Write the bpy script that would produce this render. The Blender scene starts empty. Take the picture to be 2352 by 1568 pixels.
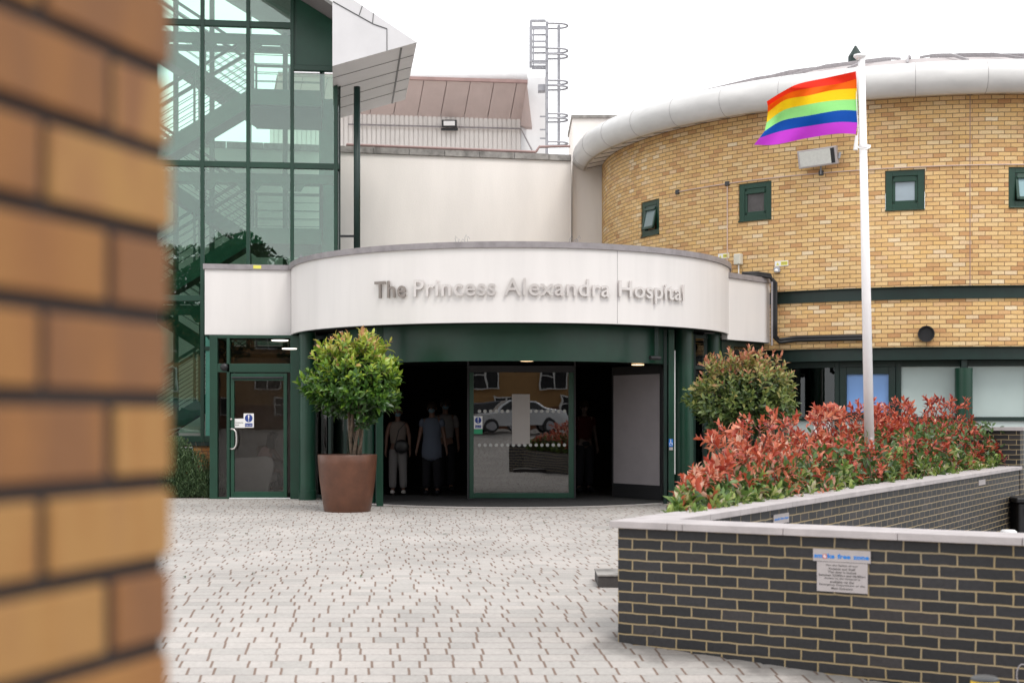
import bpy, bmesh, math, random
import numpy as np
from mathutils import Vector, Matrix
R_ = math.radians
random.seed(7); rng = np.random.default_rng(7)
S = bpy.context.scene
C = S.collection

# ------------------------------------------------------------------ camera
F = 3216.0; CX = 1176.0; HY = 960.0; EYE = 1.45        # reading scale of the photograph (2352 px wide)
cam = bpy.data.cameras.new('camera'); camo = bpy.data.objects.new('camera', cam); C.objects.link(camo)
camo.location = (0, 0, EYE); camo.rotation_euler = (R_(90), 0, 0)
cam.sensor_width = 36; cam.lens = F / 2352 * 36; cam.shift_y = (HY - 784) / 2352
cam.clip_start = .05; cam.clip_end = 3000
cam.dof.use_dof = True; cam.dof.focus_distance = 21; cam.dof.aperture_fstop = 2.7
S.camera = camo
S.view_settings.view_transform = 'Standard'; S.view_settings.look = 'None'
S.view_settings.exposure = 0.46; S.view_settings.gamma = 1

# ------------------------------------------------------------------ sky and sun (bright overcast)
SUN_EL, SUN_AZ = R_(56), R_(28)      # azimuth: sun stands behind the camera, to its right
w = bpy.data.worlds.new('World'); S.world = w; w.use_nodes = True
nt = w.node_tree; nt.nodes.clear()
out = nt.nodes.new('ShaderNodeOutputWorld'); bg = nt.nodes.new('ShaderNodeBackground')
sky = nt.nodes.new('ShaderNodeTexSky'); sky.sky_type = 'NISHITA'; sky.sun_disc = False
sky.sun_elevation = SUN_EL; sky.sun_rotation = math.pi - SUN_AZ
tc = nt.nodes.new('ShaderNodeTexCoord'); no = nt.nodes.new('ShaderNodeTexNoise')
mp = nt.nodes.new('ShaderNodeMapping'); mp.inputs['Scale'].default_value = (1, 1, 2.2)
no.inputs['Scale'].default_value = 2.3; no.inputs['Detail'].default_value = 7; no.inputs['Roughness'].default_value = .55
cr = nt.nodes.new('ShaderNodeValToRGB')
cr.color_ramp.elements[0].position = .38; cr.color_ramp.elements[0].color = (9.6, 9.9, 10.4, 1)
cr.color_ramp.elements[1].position = .62; cr.color_ramp.elements[1].color = (13.5, 13.4, 13.2, 1)
mx = nt.nodes.new('ShaderNodeMix'); mx.data_type = 'RGBA'; mx.inputs[0].default_value = .9
nt.links.new(tc.outputs['Generated'], mp.inputs[0]); nt.links.new(mp.outputs[0], no.inputs['Vector'])
nt.links.new(no.outputs['Fac'], cr.inputs[0]); nt.links.new(sky.outputs[0], mx.inputs[6]); nt.links.new(cr.outputs[0], mx.inputs[7])
nt.links.new(mx.outputs[2], bg.inputs[0]); bg.inputs[1].default_value = .105
nt.links.new(bg.outputs[0], out.inputs[0])
sl = bpy.data.lights.new('sun', 'SUN'); sl.energy = 1.3; sl.angle = R_(22); sl.color = (1, .955, .89)
so = bpy.data.objects.new('sun', sl); C.objects.link(so)
d = Vector((math.sin(SUN_AZ) * math.cos(SUN_EL), -math.cos(SUN_AZ) * math.cos(SUN_EL), math.sin(SUN_EL)))
so.rotation_euler = d.to_track_quat('Z', 'Y').to_euler(); so.location = (6, -10, 20)

# ------------------------------------------------------------------ helpers
def at(x, y, Y): return Vector(((x - CX) / F * Y, Y, EYE + (HY - y) / F * Y))
def zat(y, Y): return EYE + (HY - y) / F * Y
def xat(x, Y): return (x - CX) / F * Y

def pmat(name, col, rough=.6, metal=0, var=0.0, vscale=3.0, bump=0, bscale=60, col2=None, spec=.5, sheen=0, trans=0, emit=None, streak=0, bdist=.01):
    m = bpy.data.materials.new(name); m.use_nodes = True; t = m.node_tree; b = t.nodes['Principled BSDF']
    b.inputs['Base Color'].default_value = (*col, 1); b.inputs['Roughness'].default_value = rough
    b.inputs['Metallic'].default_value = metal; b.inputs['Specular IOR Level'].default_value = spec
    tcn = t.nodes.new('ShaderNodeTexCoord')
    if var or col2:
        n = t.nodes.new('ShaderNodeTexNoise'); n.inputs['Scale'].default_value = vscale; n.inputs['Detail'].default_value = 6
        n.inputs['Roughness'].default_value = .6
        src = tcn.outputs['Object']
        if streak:
            mpn = t.nodes.new('ShaderNodeMapping'); mpn.inputs['Scale'].default_value = (1, 1, streak)
            t.links.new(src, mpn.inputs[0]); src = mpn.outputs[0]
        t.links.new(src, n.inputs['Vector'])
        r = t.nodes.new('ShaderNodeValToRGB')
        c2 = col2 or tuple(c * (1 - var) for c in col)
        r.color_ramp.elements[0].position = .35; r.color_ramp.elements[0].color = (*c2, 1)
        r.color_ramp.elements[1].position = .65; r.color_ramp.elements[1].color = (*col, 1)
        t.links.new(n.outputs['Fac'], r.inputs[0]); t.links.new(r.outputs[0], b.inputs['Base Color'])
    if bump:
        n2 = t.nodes.new('ShaderNodeTexNoise'); n2.inputs['Scale'].default_value = bscale; n2.inputs['Detail'].default_value = 4
        t.links.new(tcn.outputs['Object'], n2.inputs['Vector'])
        bn = t.nodes.new('ShaderNodeBump'); bn.inputs['Strength'].default_value = bump; bn.inputs['Distance'].default_value = bdist
        t.links.new(n2.outputs['Fac'], bn.inputs['Height']); t.links.new(bn.outputs[0], b.inputs['Normal'])
    if emit:
        b.inputs['Emission Color'].default_value = (*emit[0], 1); b.inputs['Emission Strength'].default_value = emit[1]
    if trans:
        b.inputs['Transmission Weight'].default_value = trans
    return m

def glass_mat(name, tint, refl=.1, rough=0.0, grey=0.0, greycol=(.5, .5, .5), wav=.0):
    m = bpy.data.materials.new(name); m.use_nodes = True; t = m.node_tree; t.nodes.clear()
    o = t.nodes.new('ShaderNodeOutputMaterial'); tr = t.nodes.new('ShaderNodeBsdfTransparent'); tr.inputs[0].default_value = (*tint, 1)
    gl = t.nodes.new('ShaderNodeBsdfGlossy'); gl.inputs['Roughness'].default_value = rough; gl.inputs[0].default_value = (1, 1, 1, 1)
    lw = t.nodes.new('ShaderNodeFresnel'); lw.inputs[0].default_value = 1.5
    mu = t.nodes.new('ShaderNodeMath'); mu.operation = 'MULTIPLY_ADD'; mu.inputs[1].default_value = 1.4; mu.inputs[2].default_value = refl - .055
    mu.use_clamp = True
    t.links.new(lw.outputs[0], mu.inputs[0]); mxs = t.nodes.new('ShaderNodeMixShader')
    t.links.new(mu.outputs[0], mxs.inputs[0]); base = tr.outputs[0]
    if grey:
        df = t.nodes.new('ShaderNodeBsdfDiffuse'); df.inputs[0].default_value = (*greycol, 1)
        m2 = t.nodes.new('ShaderNodeMixShader'); m2.inputs[0].default_value = grey
        t.links.new(tr.outputs[0], m2.inputs[1]); t.links.new(df.outputs[0], m2.inputs[2]); base = m2.outputs[0]
    if wav:
        tcn = t.nodes.new('ShaderNodeTexCoord'); n = t.nodes.new('ShaderNodeTexNoise'); n.inputs['Scale'].default_value = 1.3
        bn = t.nodes.new('ShaderNodeBump'); bn.inputs['Strength'].default_value = wav; bn.inputs['Distance'].default_value = .02
        t.links.new(tcn.outputs['Object'], n.inputs['Vector']); t.links.new(n.outputs['Fac'], bn.inputs['Height']); t.links.new(bn.outputs[0], gl.inputs['Normal'])
    t.links.new(base, mxs.inputs[1]); t.links.new(gl.outputs[0], mxs.inputs[2]); t.links.new(mxs.outputs[0], o.inputs[0])
    return m

class NB:
    """tiny math-node builder"""
    def __init__(s, t): s.t = t
    def m(s, op, a, b=0.0, c=0.0):
        n = s.t.nodes.new('ShaderNodeMath'); n.operation = op
        for i, v in enumerate((a, b, c)):
            if i < len(n.inputs):
                if isinstance(v, (int, float)): n.inputs[i].default_value = v
                else: s.t.links.new(v, n.inputs[i])
        return n.outputs[0]
    def wn(s, x, y):
        c = s.t.nodes.new('ShaderNodeCombineXYZ'); n = s.t.nodes.new('ShaderNodeTexWhiteNoise'); n.noise_dimensions = '2D'
        for i, v in enumerate((x, y)):
            if isinstance(v, (int, float)): c.inputs[i].default_value = v
            else: s.t.links.new(v, c.inputs[i])
        s.t.links.new(c.outputs[0], n.inputs['Vector']); return n.outputs['Value']

def brick_mat(name, L, H, jv, jh, ramp, mortar, mortar2=None, jitter=0, uv=True, rough=.8, shear=0, stain=.15, vjc=None, bumpd=.006, blotch=(.9, 1.0), soften=.35, spec=.3):
    """bricks / setts from UV in metres: L x H pitch, jv / jh joint widths"""
    m = bpy.data.materials.new(name); m.use_nodes = True; t = m.node_tree; b = t.nodes['Principled BSDF']; q = NB(t)
    tcn = t.nodes.new('ShaderNodeTexCoord'); sp = t.nodes.new('ShaderNodeSeparateXYZ')
    t.links.new(tcn.outputs['UV' if uv else 'Object'], sp.inputs[0])
    # slight wobble so that courses are not ruler straight
    nz = t.nodes.new('ShaderNodeTexNoise'); nz.inputs['Scale'].default_value = 9; nz.inputs['Detail'].default_value = 2
    t.links.new(tcn.outputs['UV' if uv else 'Object'], nz.inputs['Vector'])
    wob = q.m('MULTIPLY', q.m('SUBTRACT', nz.outputs['Fac'], .5), .012)
    u = q.m('ADD', q.m('ADD', sp.outputs[0], q.m('MULTIPLY', sp.outputs[1], shear)), wob); v = q.m('ADD', sp.outputs[1], wob)
    vr = q.m('DIVIDE', v, H); row = q.m('FLOOR', vr); fv = q.m('SUBTRACT', vr, row)
    if jitter:
        off = q.m('MULTIPLY', q.wn(row, 3.3), 7.0)
    else:
        off = q.m('MULTIPLY', q.m('MODULO', q.m('ABSOLUTE', row), 2.0), .5)
    uu = q.m('ADD', q.m('DIVIDE', u, L), off); col = q.m('FLOOR', uu); fu = q.m('SUBTRACT', uu, col)
    if jitter:
        j0 = q.m('MULTIPLY', q.wn(col, row), jitter); j1 = q.m('ADD', 1.0, q.m('MULTIPLY', q.wn(q.m('ADD', col, 1.0), row), jitter))
        below = q.m('LESS_THAN', fu, j0); cid = q.m('SUBTRACT', col, below)
        du = q.m('MINIMUM', q.m('ABSOLUTE', q.m('SUBTRACT', fu, j0)), q.m('SUBTRACT', j1, fu))
    else:
        cid = col; du = q.m('MINIMUM', fu, q.m('SUBTRACT', 1.0, fu))
    du = q.m('MULTIPLY', du, L); dv = q.m('MULTIPLY', q.m('MINIMUM', fv, q.m('SUBTRACT', 1.0, fv)), H)
    def edge(dd, j):
        n = t.nodes.new('ShaderNodeMapRange'); n.inputs['From Min'].default_value = j / 2 * (1 - soften); n.inputs['From Max'].default_value = j / 2 * (1 + soften) + .0004
        n.interpolation_type = 'SMOOTHSTEP'; t.links.new(dd, n.inputs['Value']); return n.outputs[0]
    eu = edge(du, jv); ev = edge(dv, jh); mask = q.m('MINIMUM', eu, ev)
    rnd = q.wn(q.m('ADD', cid, .37), q.m('ADD', row, .71))
    rp = t.nodes.new('ShaderNodeValToRGB'); rp.color_ramp.interpolation = 'LINEAR'
    while len(rp.color_ramp.elements) < len(ramp): rp.color_ramp.elements.new(.5)
    for e, (p, c) in zip(rp.color_ramp.elements, ramp): e.position = p; e.color = (*c, 1)
    t.links.new(rnd, rp.inputs[0])
    nf = t.nodes.new('ShaderNodeTexNoise'); nf.inputs['Scale'].default_value = 34; nf.inputs['Detail'].default_value = 5; nf.inputs['Roughness'].default_value = .65
    t.links.new(tcn.outputs['UV' if uv else 'Object'], nf.inputs['Vector'])
    nl = t.nodes.new('ShaderNodeTexNoise'); nl.inputs['Scale'].default_value = .55; nl.inputs['Detail'].default_value = 5; nl.inputs['Roughness'].default_value = .6
    t.links.new(tcn.outputs['UV' if uv else 'Object'], nl.inputs['Vector'])
    def rng_(fac, a, b_):
        n = t.nodes.new('ShaderNodeMapRange'); n.inputs['From Min'].default_value = .3; n.inputs['From Max'].default_value = .7
        n.inputs['To Min'].default_value = a; n.inputs['To Max'].default_value = b_; t.links.new(fac, n.inputs['Value']); return n.outputs[0]
    def mulc(c, f):
        n = t.nodes.new('ShaderNodeVectorMath'); n.operation = 'SCALE'; t.links.new(c, n.inputs[0]); t.links.new(f, n.inputs['Scale']); return n.outputs[0]
    bc = mulc(rp.outputs[0], rng_(nf.outputs['Fac'], 1 - stain, 1 + stain * .6))
    mo = t.nodes.new('ShaderNodeMix'); mo.data_type = 'RGBA'; mo.inputs[6].default_value = (*mortar, 1); mo.inputs[7].default_value = (*(mortar2 or mortar), 1)
    t.links.new(rng_(nl.outputs['Fac'], 0, 1), mo.inputs[0])
    moc = mo.outputs[2]
    if vjc:
        m2 = t.nodes.new('ShaderNodeMix'); m2.data_type = 'RGBA'; t.links.new(eu, m2.inputs[0]); m2.inputs[6].default_value = (*vjc, 1); t.links.new(moc, m2.inputs[7]); moc = m2.outputs[2]
    fm = t.nodes.new('ShaderNodeMix'); fm.data_type = 'RGBA'; t.links.new(mask, fm.inputs[0]); t.links.new(moc, fm.inputs[6]); t.links.new(bc, fm.inputs[7])
    fin = mulc(fm.outputs[2], rng_(nl.outputs['Fac'], *blotch))
    t.links.new(fin, b.inputs['Base Color']); b.inputs['Roughness'].default_value = rough; b.inputs['Specular IOR Level'].default_value = spec
    hh = q.m('ADD', mask, q.m('MULTIPLY', nf.outputs['Fac'], .35)); hh = q.m('ADD', hh, q.m('MULTIPLY', rnd, .25))
    bn = t.nodes.new('ShaderNodeBump'); bn.inputs['Strength'].default_value = .8; bn.inputs['Distance'].default_value = bumpd
    t.links.new(hh, bn.inputs['Height']); t.links.new(bn.outputs[0], b.inputs['Normal'])
    return m

def tag(o, label=None, cat=None, group=None, kind=None):
    if label: o['label'] = label
    if cat: o['category'] = cat
    if group: o['group'] = group
    if kind: o['kind'] = kind
    return o
WM = {}
def wmat(o):
    m = Matrix.Translation(o.location) @ o.rotation_euler.to_matrix().to_4x4() @ Matrix.Diagonal((*o.scale, 1))
    if o.parent: m = wmat(o.parent) @ o.matrix_parent_inverse @ m
    return m
def link(name, me, mat, parent=None, world=True, smooth=False):
    o = bpy.data.objects.new(name, me); C.objects.link(o)
    if mat: me.materials.append(mat)
    if smooth: me.polygons.foreach_set('use_smooth', [True] * len(me.polygons))
    if parent:
        o.parent = parent
        if world: o.matrix_parent_inverse = wmat(parent).inverted()
    return o
def thing(name, label, cat, loc=(0, 0, 0), rz=0, group=None):
    o = bpy.data.objects.new(name, None); C.objects.link(o); o.location = loc; o.rotation_euler = (0, 0, rz); o.empty_display_size = .1
    return tag(o, label, cat, group)
def children(o): return [c for c in list(C.objects) if c.parent == o]
def copy_tree(o, parent=None):
    c = o.copy(); C.objects.link(c)
    if parent: c.parent = parent
    for ch in children(o): copy_tree(ch, c)
    return c

class MB:
    def __init__(s): s.v = []; s.f = []; s.uv = None; s.sm = []
    def add(s, vs, fs):
        n = len(s.v); s.v += [tuple(v) for v in vs]; s.f += [tuple(n + i for i in f) for f in fs]; return s
    def box(s, a, b, M=None):
        (x0, y0, z0), (x1, y1, z1) = a, b
        x0, x1 = min(x0, x1), max(x0, x1); y0, y1 = min(y0, y1), max(y0, y1); z0, z1 = min(z0, z1), max(z0, z1)
        vs = [Vector(p) for p in ((x0, y0, z0), (x1, y0, z0), (x1, y1, z0), (x0, y1, z0), (x0, y0, z1), (x1, y0, z1), (x1, y1, z1), (x0, y1, z1))]
        if M is not None: vs = [M @ v for v in vs]
        return s.add(vs, [(0, 3, 2, 1), (4, 5, 6, 7), (0, 1, 5, 4), (1, 2, 6, 5), (2, 3, 7, 6), (3, 0, 4, 7)])
    def beam(s, p, q, w, h=None, up=(0, 0, 1)):
        """box of section w x h between two points"""
        p = Vector(p); q = Vector(q); h = h or w; dd = (q - p); L = dd.length; dd.normalize(); upv = Vector(up)
        if abs(dd.dot(upv)) > .98: upv = Vector((0, 1, 0))
        sx = dd.cross(upv).normalized(); uz = sx.cross(dd).normalized()
        M = Matrix((( sx.x, dd.x, uz.x, p.x), (sx.y, dd.y, uz.y, p.y), (sx.z, dd.z, uz.z, p.z), (0, 0, 0, 1)))
        return s.box((-w / 2, 0, -h / 2), (w / 2, L, h / 2), M)
    def tube(s, pts, r, n=10, caps=True, r1=None):
        pts = [Vector(p) for p in pts]; rings = []; k = len(pts)
        t0 = (pts[1] - pts[0]).normalized(); a = Vector((0, 0, 1)) if abs(t0.z) < .9 else Vector((1, 0, 0)); nx = t0.cross(a).normalized()
        base = len(s.v)
        for i, p in enumerate(pts):
            t = ((pts[min(i + 1, k - 1)] - pts[max(i - 1, 0)])).normalized(); nx = (nx - t * nx.dot(t)).normalized(); ny = t.cross(nx)
            rr = r[i] if isinstance(r, (list, tuple)) else (r if r1 is None else r + (r1 - r) * i / (k - 1))
            for j in range(n):
                an = 2 * math.pi * j / n; s.v.append(tuple(p + nx * (rr * math.cos(an)) + ny * (rr * math.sin(an))))
        for i in range(k - 1):
            for j in range(n):
                a0 = base + i * n + j; a1 = base + i * n + (j + 1) % n; s.f.append((a0, a1, a1 + n, a0 + n))
        if caps: s.f.append(tuple(base + j for j in reversed(range(n)))); s.f.append(tuple(base + (k - 1) * n + j for j in range(n)))
        return s
    def lathe(s, prof, c=(0, 0, 0), n=32, a0=0, a1=2 * math.pi, M=None):
        full = abs(a1 - a0 - 2 * math.pi) < 1e-6; m = n if full else n + 1; base = len(s.v)
        for (r, z) in prof:
            for j in range(m):
                an = a0 + (a1 - a0) * j / n; v = Vector((c[0] + r * math.sin(an), c[1] - r * math.cos(an), c[2] + z))
                s.v.append(tuple(M @ v if M is not None else v))
        for i in range(len(prof) - 1):
            for j in range(n):
                a = base + i * m + j; b = base + i * m + (j + 1) % m; s.f.append((a, b, b + m, a + m))
        return s
    def ell(s, c, r, n=12, k=8, M=None):
        prof = [(max(1e-4, math.sin(math.pi * i / k)), -math.cos(math.pi * i / k)) for i in range(k + 1)]
        b = len(s.v); s.lathe(prof, n=n)
        for i in range(b, len(s.v)):
            v = Vector(s.v[i]); v = Vector((c[0] + v.x * r[0], c[1] + v.y * r[1], c[2] + v.z * r[2])); s.v[i] = tuple(M @ v if M is not None else v)
        return s
    def prism(s, poly, h0, h1, fn=None):
        """polygon (list of 2D) extruded along third axis; fn(x,y,h)->world"""
        fn = fn or (lambda x, y, h: (x, y, h)); n = len(poly)
        vs = [fn(x, y, h0) for x, y in poly] + [fn(x, y, h1) for x, y in poly]
        return s.add(vs, [tuple(reversed(range(n))), tuple(range(n, 2 * n))] + [(i, (i + 1) % n, n + (i + 1) % n, n + i) for i in range(n)])
    def mesh(s, name):
        me = bpy.data.meshes.new(name); me.from_pydata(s.v, [], s.f); me.validate(); me.update(); return me
    def build(s, name, mat, parent=None, world=True, smooth=False, bevel=0, fix=True):
        me = s.mesh(name)
        if fix:
            bm = bmesh.new(); bm.from_mesh(me); bmesh.ops.recalc_face_normals(bm, faces=bm.faces); bm.to_mesh(me); bm.free()
        o = link(name, me, mat, parent, world, smooth)
        if bevel:
            b = o.modifiers.new('bevel', 'BEVEL'); b.width = bevel; b.segments = 2; b.limit_method = 'ANGLE'; b.angle_limit = R_(40)
            b.harden_normals = False
        return o

def smooth_angle(o, deg=35):
    me = o.data; me.polygons.foreach_set('use_smooth', [True] * len(me.polygons))
    bm = bmesh.new(); bm.from_mesh(me)
    for e in bm.edges:
        e.smooth = not (len(e.link_faces) != 2 or e.calc_face_angle(0) > R_(deg))
    bm.to_mesh(me); bm.free(); return o

def wall_uv(o, fn):
    me = o.data; uvl = me.uv_layers.new(name='UVMap')
    for p in me.polygons:
        for li in p.loop_indices:
            uvl.data[li].uv = fn(me.vertices[me.loops[li].vertex_index].co, p.normal)
    return o
def box_uv(e1, e2):
    """UV in metres for walls along two horizontal directions"""
    def fn(co, n):
        if abs(n.z) > .7: return (co.dot(e1), co.dot(e2))
        return (co.dot(e1), co.z) if abs(n.dot(e2)) > abs(n.dot(e1)) else (co.dot(e2), co.z)
    return fn

def text(body, width, height, org, xd, up, mat, name, parent=None, bold=0, thick=.004, align='LEFT', bend=None, tag_=None, height_fit=True):
    """flat or raised lettering fitted into width x height at org (lower left)"""
    cu = bpy.data.curves.new(name, 'FONT'); cu.body = body; cu.offset = bold; cu.extrude = .5; cu.resolution_u = 4; cu.align_x = align
    cu.space_line = 1.05; cu.space_character = 1.06
    tmp = bpy.data.objects.new('t', cu); C.objects.link(tmp)
    dg = bpy.context.evaluated_depsgraph_get(); dg.update()
    me = bpy.data.meshes.new_from_object(tmp.evaluated_get(dg)); bpy.data.objects.remove(tmp)
    co = np.zeros(len(me.vertices) * 3); me.vertices.foreach_get('co', co); co = co.reshape(-1, 3)
    mn = co.min(0); mxx = co.max(0); sx = width / (mxx[0] - mn[0]); sy = height / (mxx[1] - mn[1])
    xs = (co[:, 0] - mn[0]) * sx; ys = (co[:, 1] - mn[1]) * sy; zs = (co[:, 2] + .5) * thick
    if bend: pts = [bend(a, b, c) for a, b, c in zip(xs, ys, zs)]
    else:
        org = Vector(org); xd = Vector(xd).normalized(); up = Vector(up).normalized(); nn = xd.cross(up)
        pts = [tuple(org + xd * a + up * b + nn * c) for a, b, c in zip(xs, ys, zs)]
    me.vertices.foreach_set('co', np.array(pts, dtype=float).ravel()); me.update()
    me.materials.clear()
    return link(name, me, mat, parent)

# ------------------------------------------------------------------ materials
M = {}
M['green'] = pmat('green_paint', (.008, .050, .029), .36, var=.25, vscale=2, spec=.5)
M['green_dk'] = pmat('green_paint_dark', (.005, .026, .020), .4, var=.3, vscale=4)
M['green_mid'] = pmat('green_paint_mid', (.010, .062, .036), .35, var=.2, vscale=3)
M['teal'] = pmat('teal_panel', (.10, .36, .27), .5, var=.15, vscale=4)
M['fascia'] = pmat('fascia_panel', (.745, .715, .70), .42, var=.075, vscale=2.6, streak=.10)
M['cap'] = pmat('grey_trim', (.30, .275, .285), .45, var=.25, vscale=7)
M['white_render'] = pmat('white_render', (.88, .83, .785), .9, var=.075, vscale=1.3, bump=.3, bscale=40, streak=.22)
M['concrete'] = pmat('weathered_concrete', (.36, .34, .32), .9, var=.55, vscale=5, bump=.5, bscale=30)
M['coping'] = pmat('coping_stone', (.47, .43, .43), .85, var=.2, vscale=4, bump=.35, bscale=90, bdist=.004)
M['white_metal'] = pmat('white_metal', (.74, .74, .75), .4, var=.08, vscale=2.5, streak=.3)
M['gutter'] = pmat('white_gutter', (.70, .69, .68), .35, var=.13, vscale=1.6, streak=3)
M['soffit'] = pmat('soffit_panel', (.76, .74, .73), .5, var=.08, vscale=2)
M['pink_panel'] = pmat('pink_grey_panel', (.60, .49, .465), .6, var=.1, vscale=1.5)
M['pink_trim'] = pmat('pink_trim', (.34, .22, .205), .6, var=.2, vscale=3)
M['corr'] = pmat('corrugated_cladding', (.74, .70, .67), .5, var=.08, vscale=2)
M['galv'] = pmat('galvanised_steel', (.36, .36, .39), .5, metal=.4, var=.2, vscale=9)
M['steel'] = pmat('brushed_steel', (.64, .60, .58), .30, metal=.42, var=.08, vscale=12)
M['steel_refl_dk'] = pmat('steel_painted_reflection', (.27, .235, .215), .35, metal=.4)  # letter metal of the first word, dark mirrored surroundings put into its colour
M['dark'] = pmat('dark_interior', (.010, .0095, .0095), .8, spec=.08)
M['black'] = pmat('black_plastic', (.012, .012, .014), .45)
M['dgrey'] = pmat('dark_grey_metal', (.05, .052, .055), .4, var=.2)
M['mat'] = pmat('entrance_mat', (.020, .019, .0195), .95, var=.25, vscale=30, bump=.4, bscale=200)
M['white'] = pmat('white_paint', (.82, .81, .80), .45)
M['pole'] = pmat('white_pole', (.90, .88, .89), .3, var=.05, vscale=4)
M['lamp_w'] = pmat('lamp_warm', (1, .8, .55), .4, emit=((1, .68, .38), 2.2))
M['lamp_c'] = pmat('lamp_white', (1, 1, .95), .4, emit=((1, .93, .8), 2.0))
M['blue_sign'] = pmat('blue_sign', (.015, .045, .25), .5)
M['skyblue'] = pmat('sky_blue_print', (.015, .20, .62), .5)
M['red_sign'] = pmat('red_sign', (.55, .02, .04), .5)
M['green_sign'] = pmat('green_sign', (.01, .30, .13), .5)
M['yellow'] = pmat('yellow_paint', (.80, .52, .02), .5, var=.12, vscale=15)
M['yellow_lb'] = pmat('yellow_label', (.72, .66, .12), .6)
M['plate'] = pmat('sign_plate', (.46, .42, .42), .4, metal=.3, var=.06, vscale=20)
M['ink'] = pmat('ink', (.05, .045, .045), .6)
M['pot'] = pmat('brown_pot', (.120, .046, .024), .42, var=.30, vscale=5, bump=.08, bscale=30)
M['soil'] = pmat('soil', (.035, .022, .014), 1, var=.4, vscale=20, bump=.8, bscale=40)
M['bark'] = pmat('bark', (.16, .115, .08), .9, var=.5, vscale=25, bump=.8, bscale=50)
M['twig'] = pmat('twig', (.14, .05, .035), .8, var=.3, vscale=20)
M['frost'] = pmat('frosted_panel', (.33, .30, .31), .25, var=.12, vscale=1.6)
M['sofa'] = pmat('grey_upholstery', (.42, .41, .42), .9, var=.1)
M['cable'] = pmat('black_cable', (.016, .016, .018), .5)
M['copper'] = pmat('pink_conduit', (.62, .47, .40), .5)
M['beige_box'] = pmat('beige_plastic', (.62, .59, .50), .5)
M['grey_pir'] = pmat('grey_plastic', (.38, .39, .43), .4)
M['stone'] = pmat('cream_stone', (.55, .48, .36), .8, var=.15, vscale=6)
M['stairs'] = pmat('stair_paint', (.045, .135, .095), .5, var=.15, vscale=3)
M['stair_dk'] = pmat('stair_underside', (.055, .05, .048), .7, var=.2, vscale=3)
M['rail'] = pmat('rail_paint', (.045, .085, .07), .4)
M['roof_in'] = pmat('ceiling_panel', (.22, .20, .20), .7, var=.1)
M['g_tower'] = glass_mat('tower_glass', (.69, .88, .79), .10, wav=.08)
M['g_door'] = glass_mat('door_glass', (.78, .77, .75), .035, wav=.03)
M['g_slide'] = glass_mat('sliding_glass', (.28, .29, .29), .13, wav=.06)
M['g_win'] = glass_mat('window_glass', (.35, .40, .40), .05)
M['g_blue'] = pmat('blue_blind_glass', (.24, .42, .80), .18, var=.05, vscale=2)
M['g_frost'] = pmat('frosted_glass', (.47, .56, .545), .22, var=.07, vscale=1.2)
M['g_pane'] = pmat('pale_blind_pane', (.36, .43, .48), .15, var=.2, vscale=2)
M['pale_panel'] = pmat('pale_infill_panel', (.50, .57, .56), .5)

tan = [(0, (.58, .31, .14)), (.12, (.70, .43, .19)), (.3, (.78, .51, .225)), (.5, (.82, .57, .28)), (.68, (.76, .48, .19)), (.82, (.84, .63, .36)), (.93, (.70, .41, .19)), (1, (.86, .70, .47))]
M['brick_tan'] = brick_mat('tan_brick', .225, .0785, .012, .0135, tan, (.22, .12, .055), (.31, .19, .10), stain=.16, blotch=(.85, 1.05), bumpd=.004)
tan2 = [(0, (.36, .14, .045)), (.2, (.50, .22, .07)), (.45, (.58, .30, .09)), (.65, (.62, .36, .13)), (.85, (.45, .17, .06)), (1, (.66, .42, .20))]
M['brick_orange'] = brick_mat('orange_brick', .225, .075, .010, .010, tan2, (.16, .09, .06), (.2, .11, .07), stain=.2)
blk = [(0, (.010, .010, .0115)), (.4, (.016, .0155, .018)), (.75, (.022, .021, .024)), (.9, (.029, .024, .024)), (1, (.038, .034, .035))]
M['brick_black'] = brick_mat('blue_black_brick', .225, .0752, .011, .011, blk, (.38, .28, .135), (.24, .195, .13), stain=.35, blotch=(.74, 1.2), bumpd=.004, rough=.55, soften=.25, spec=.5)
pav = [(0, (.375, .355, .335)), (.3, (.425, .40, .378)), (.6, (.445, .415, .392)), (.85, (.458, .423, .397)), (1, (.405, .38, .362))]
M['paver'] = brick_mat('grey_sett_paving', .205, .158, .0165, .0058, pav, (.13, .095, .08), (.36, .325, .305), jitter=.5, uv=False, shear=.105, stain=.13, vjc=(.20, .14, .11), blotch=(.83, 1.06), bumpd=.003, rough=.85)

def leaf_mat(name, ramp, rough=.38):
    m = bpy.data.materials.new(name); m.use_nodes = True; t = m.node_tree; b = t.nodes['Principled BSDF']
    a = t.nodes.new('ShaderNodeAttribute'); a.attribute_name = 'lc'
    r = t.nodes.new('ShaderNodeValToRGB')
    while len(r.color_ramp.elements) < len(ramp): r.color_ramp.elements.new(.5)
    for e, (p, c) in zip(r.color_ramp.elements, ramp): e.position = p; e.color = (*c, 1)
    t.links.new(a.outputs['Fac'], r.inputs[0]); t.links.new(r.outputs[0], b.inputs['Base Color']); b.inputs['Roughness'].default_value = rough
    b.inputs['Specular IOR Level'].default_value = .6
    tl = t.nodes.new('ShaderNodeBsdfTranslucent'); t.links.new(r.outputs[0], tl.inputs[0]); ms = t.nodes.new('ShaderNodeMixShader'); ms.inputs[0].default_value = .28
    o = t.nodes['Material Output']; t.links.new(b.outputs[0], ms.inputs[1]); t.links.new(tl.outputs[0], ms.inputs[2]); t.links.new(ms.outputs[0], o.inputs[0])
    return m
M['leaf_red'] = leaf_mat('red_leaf', [(0, (.13, .018, .022)), (.3, (.34, .040, .032)), (.6, (.54, .105, .052)), (.85, (.68, .23, .12)), (1, (.68, .42, .31))])
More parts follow.
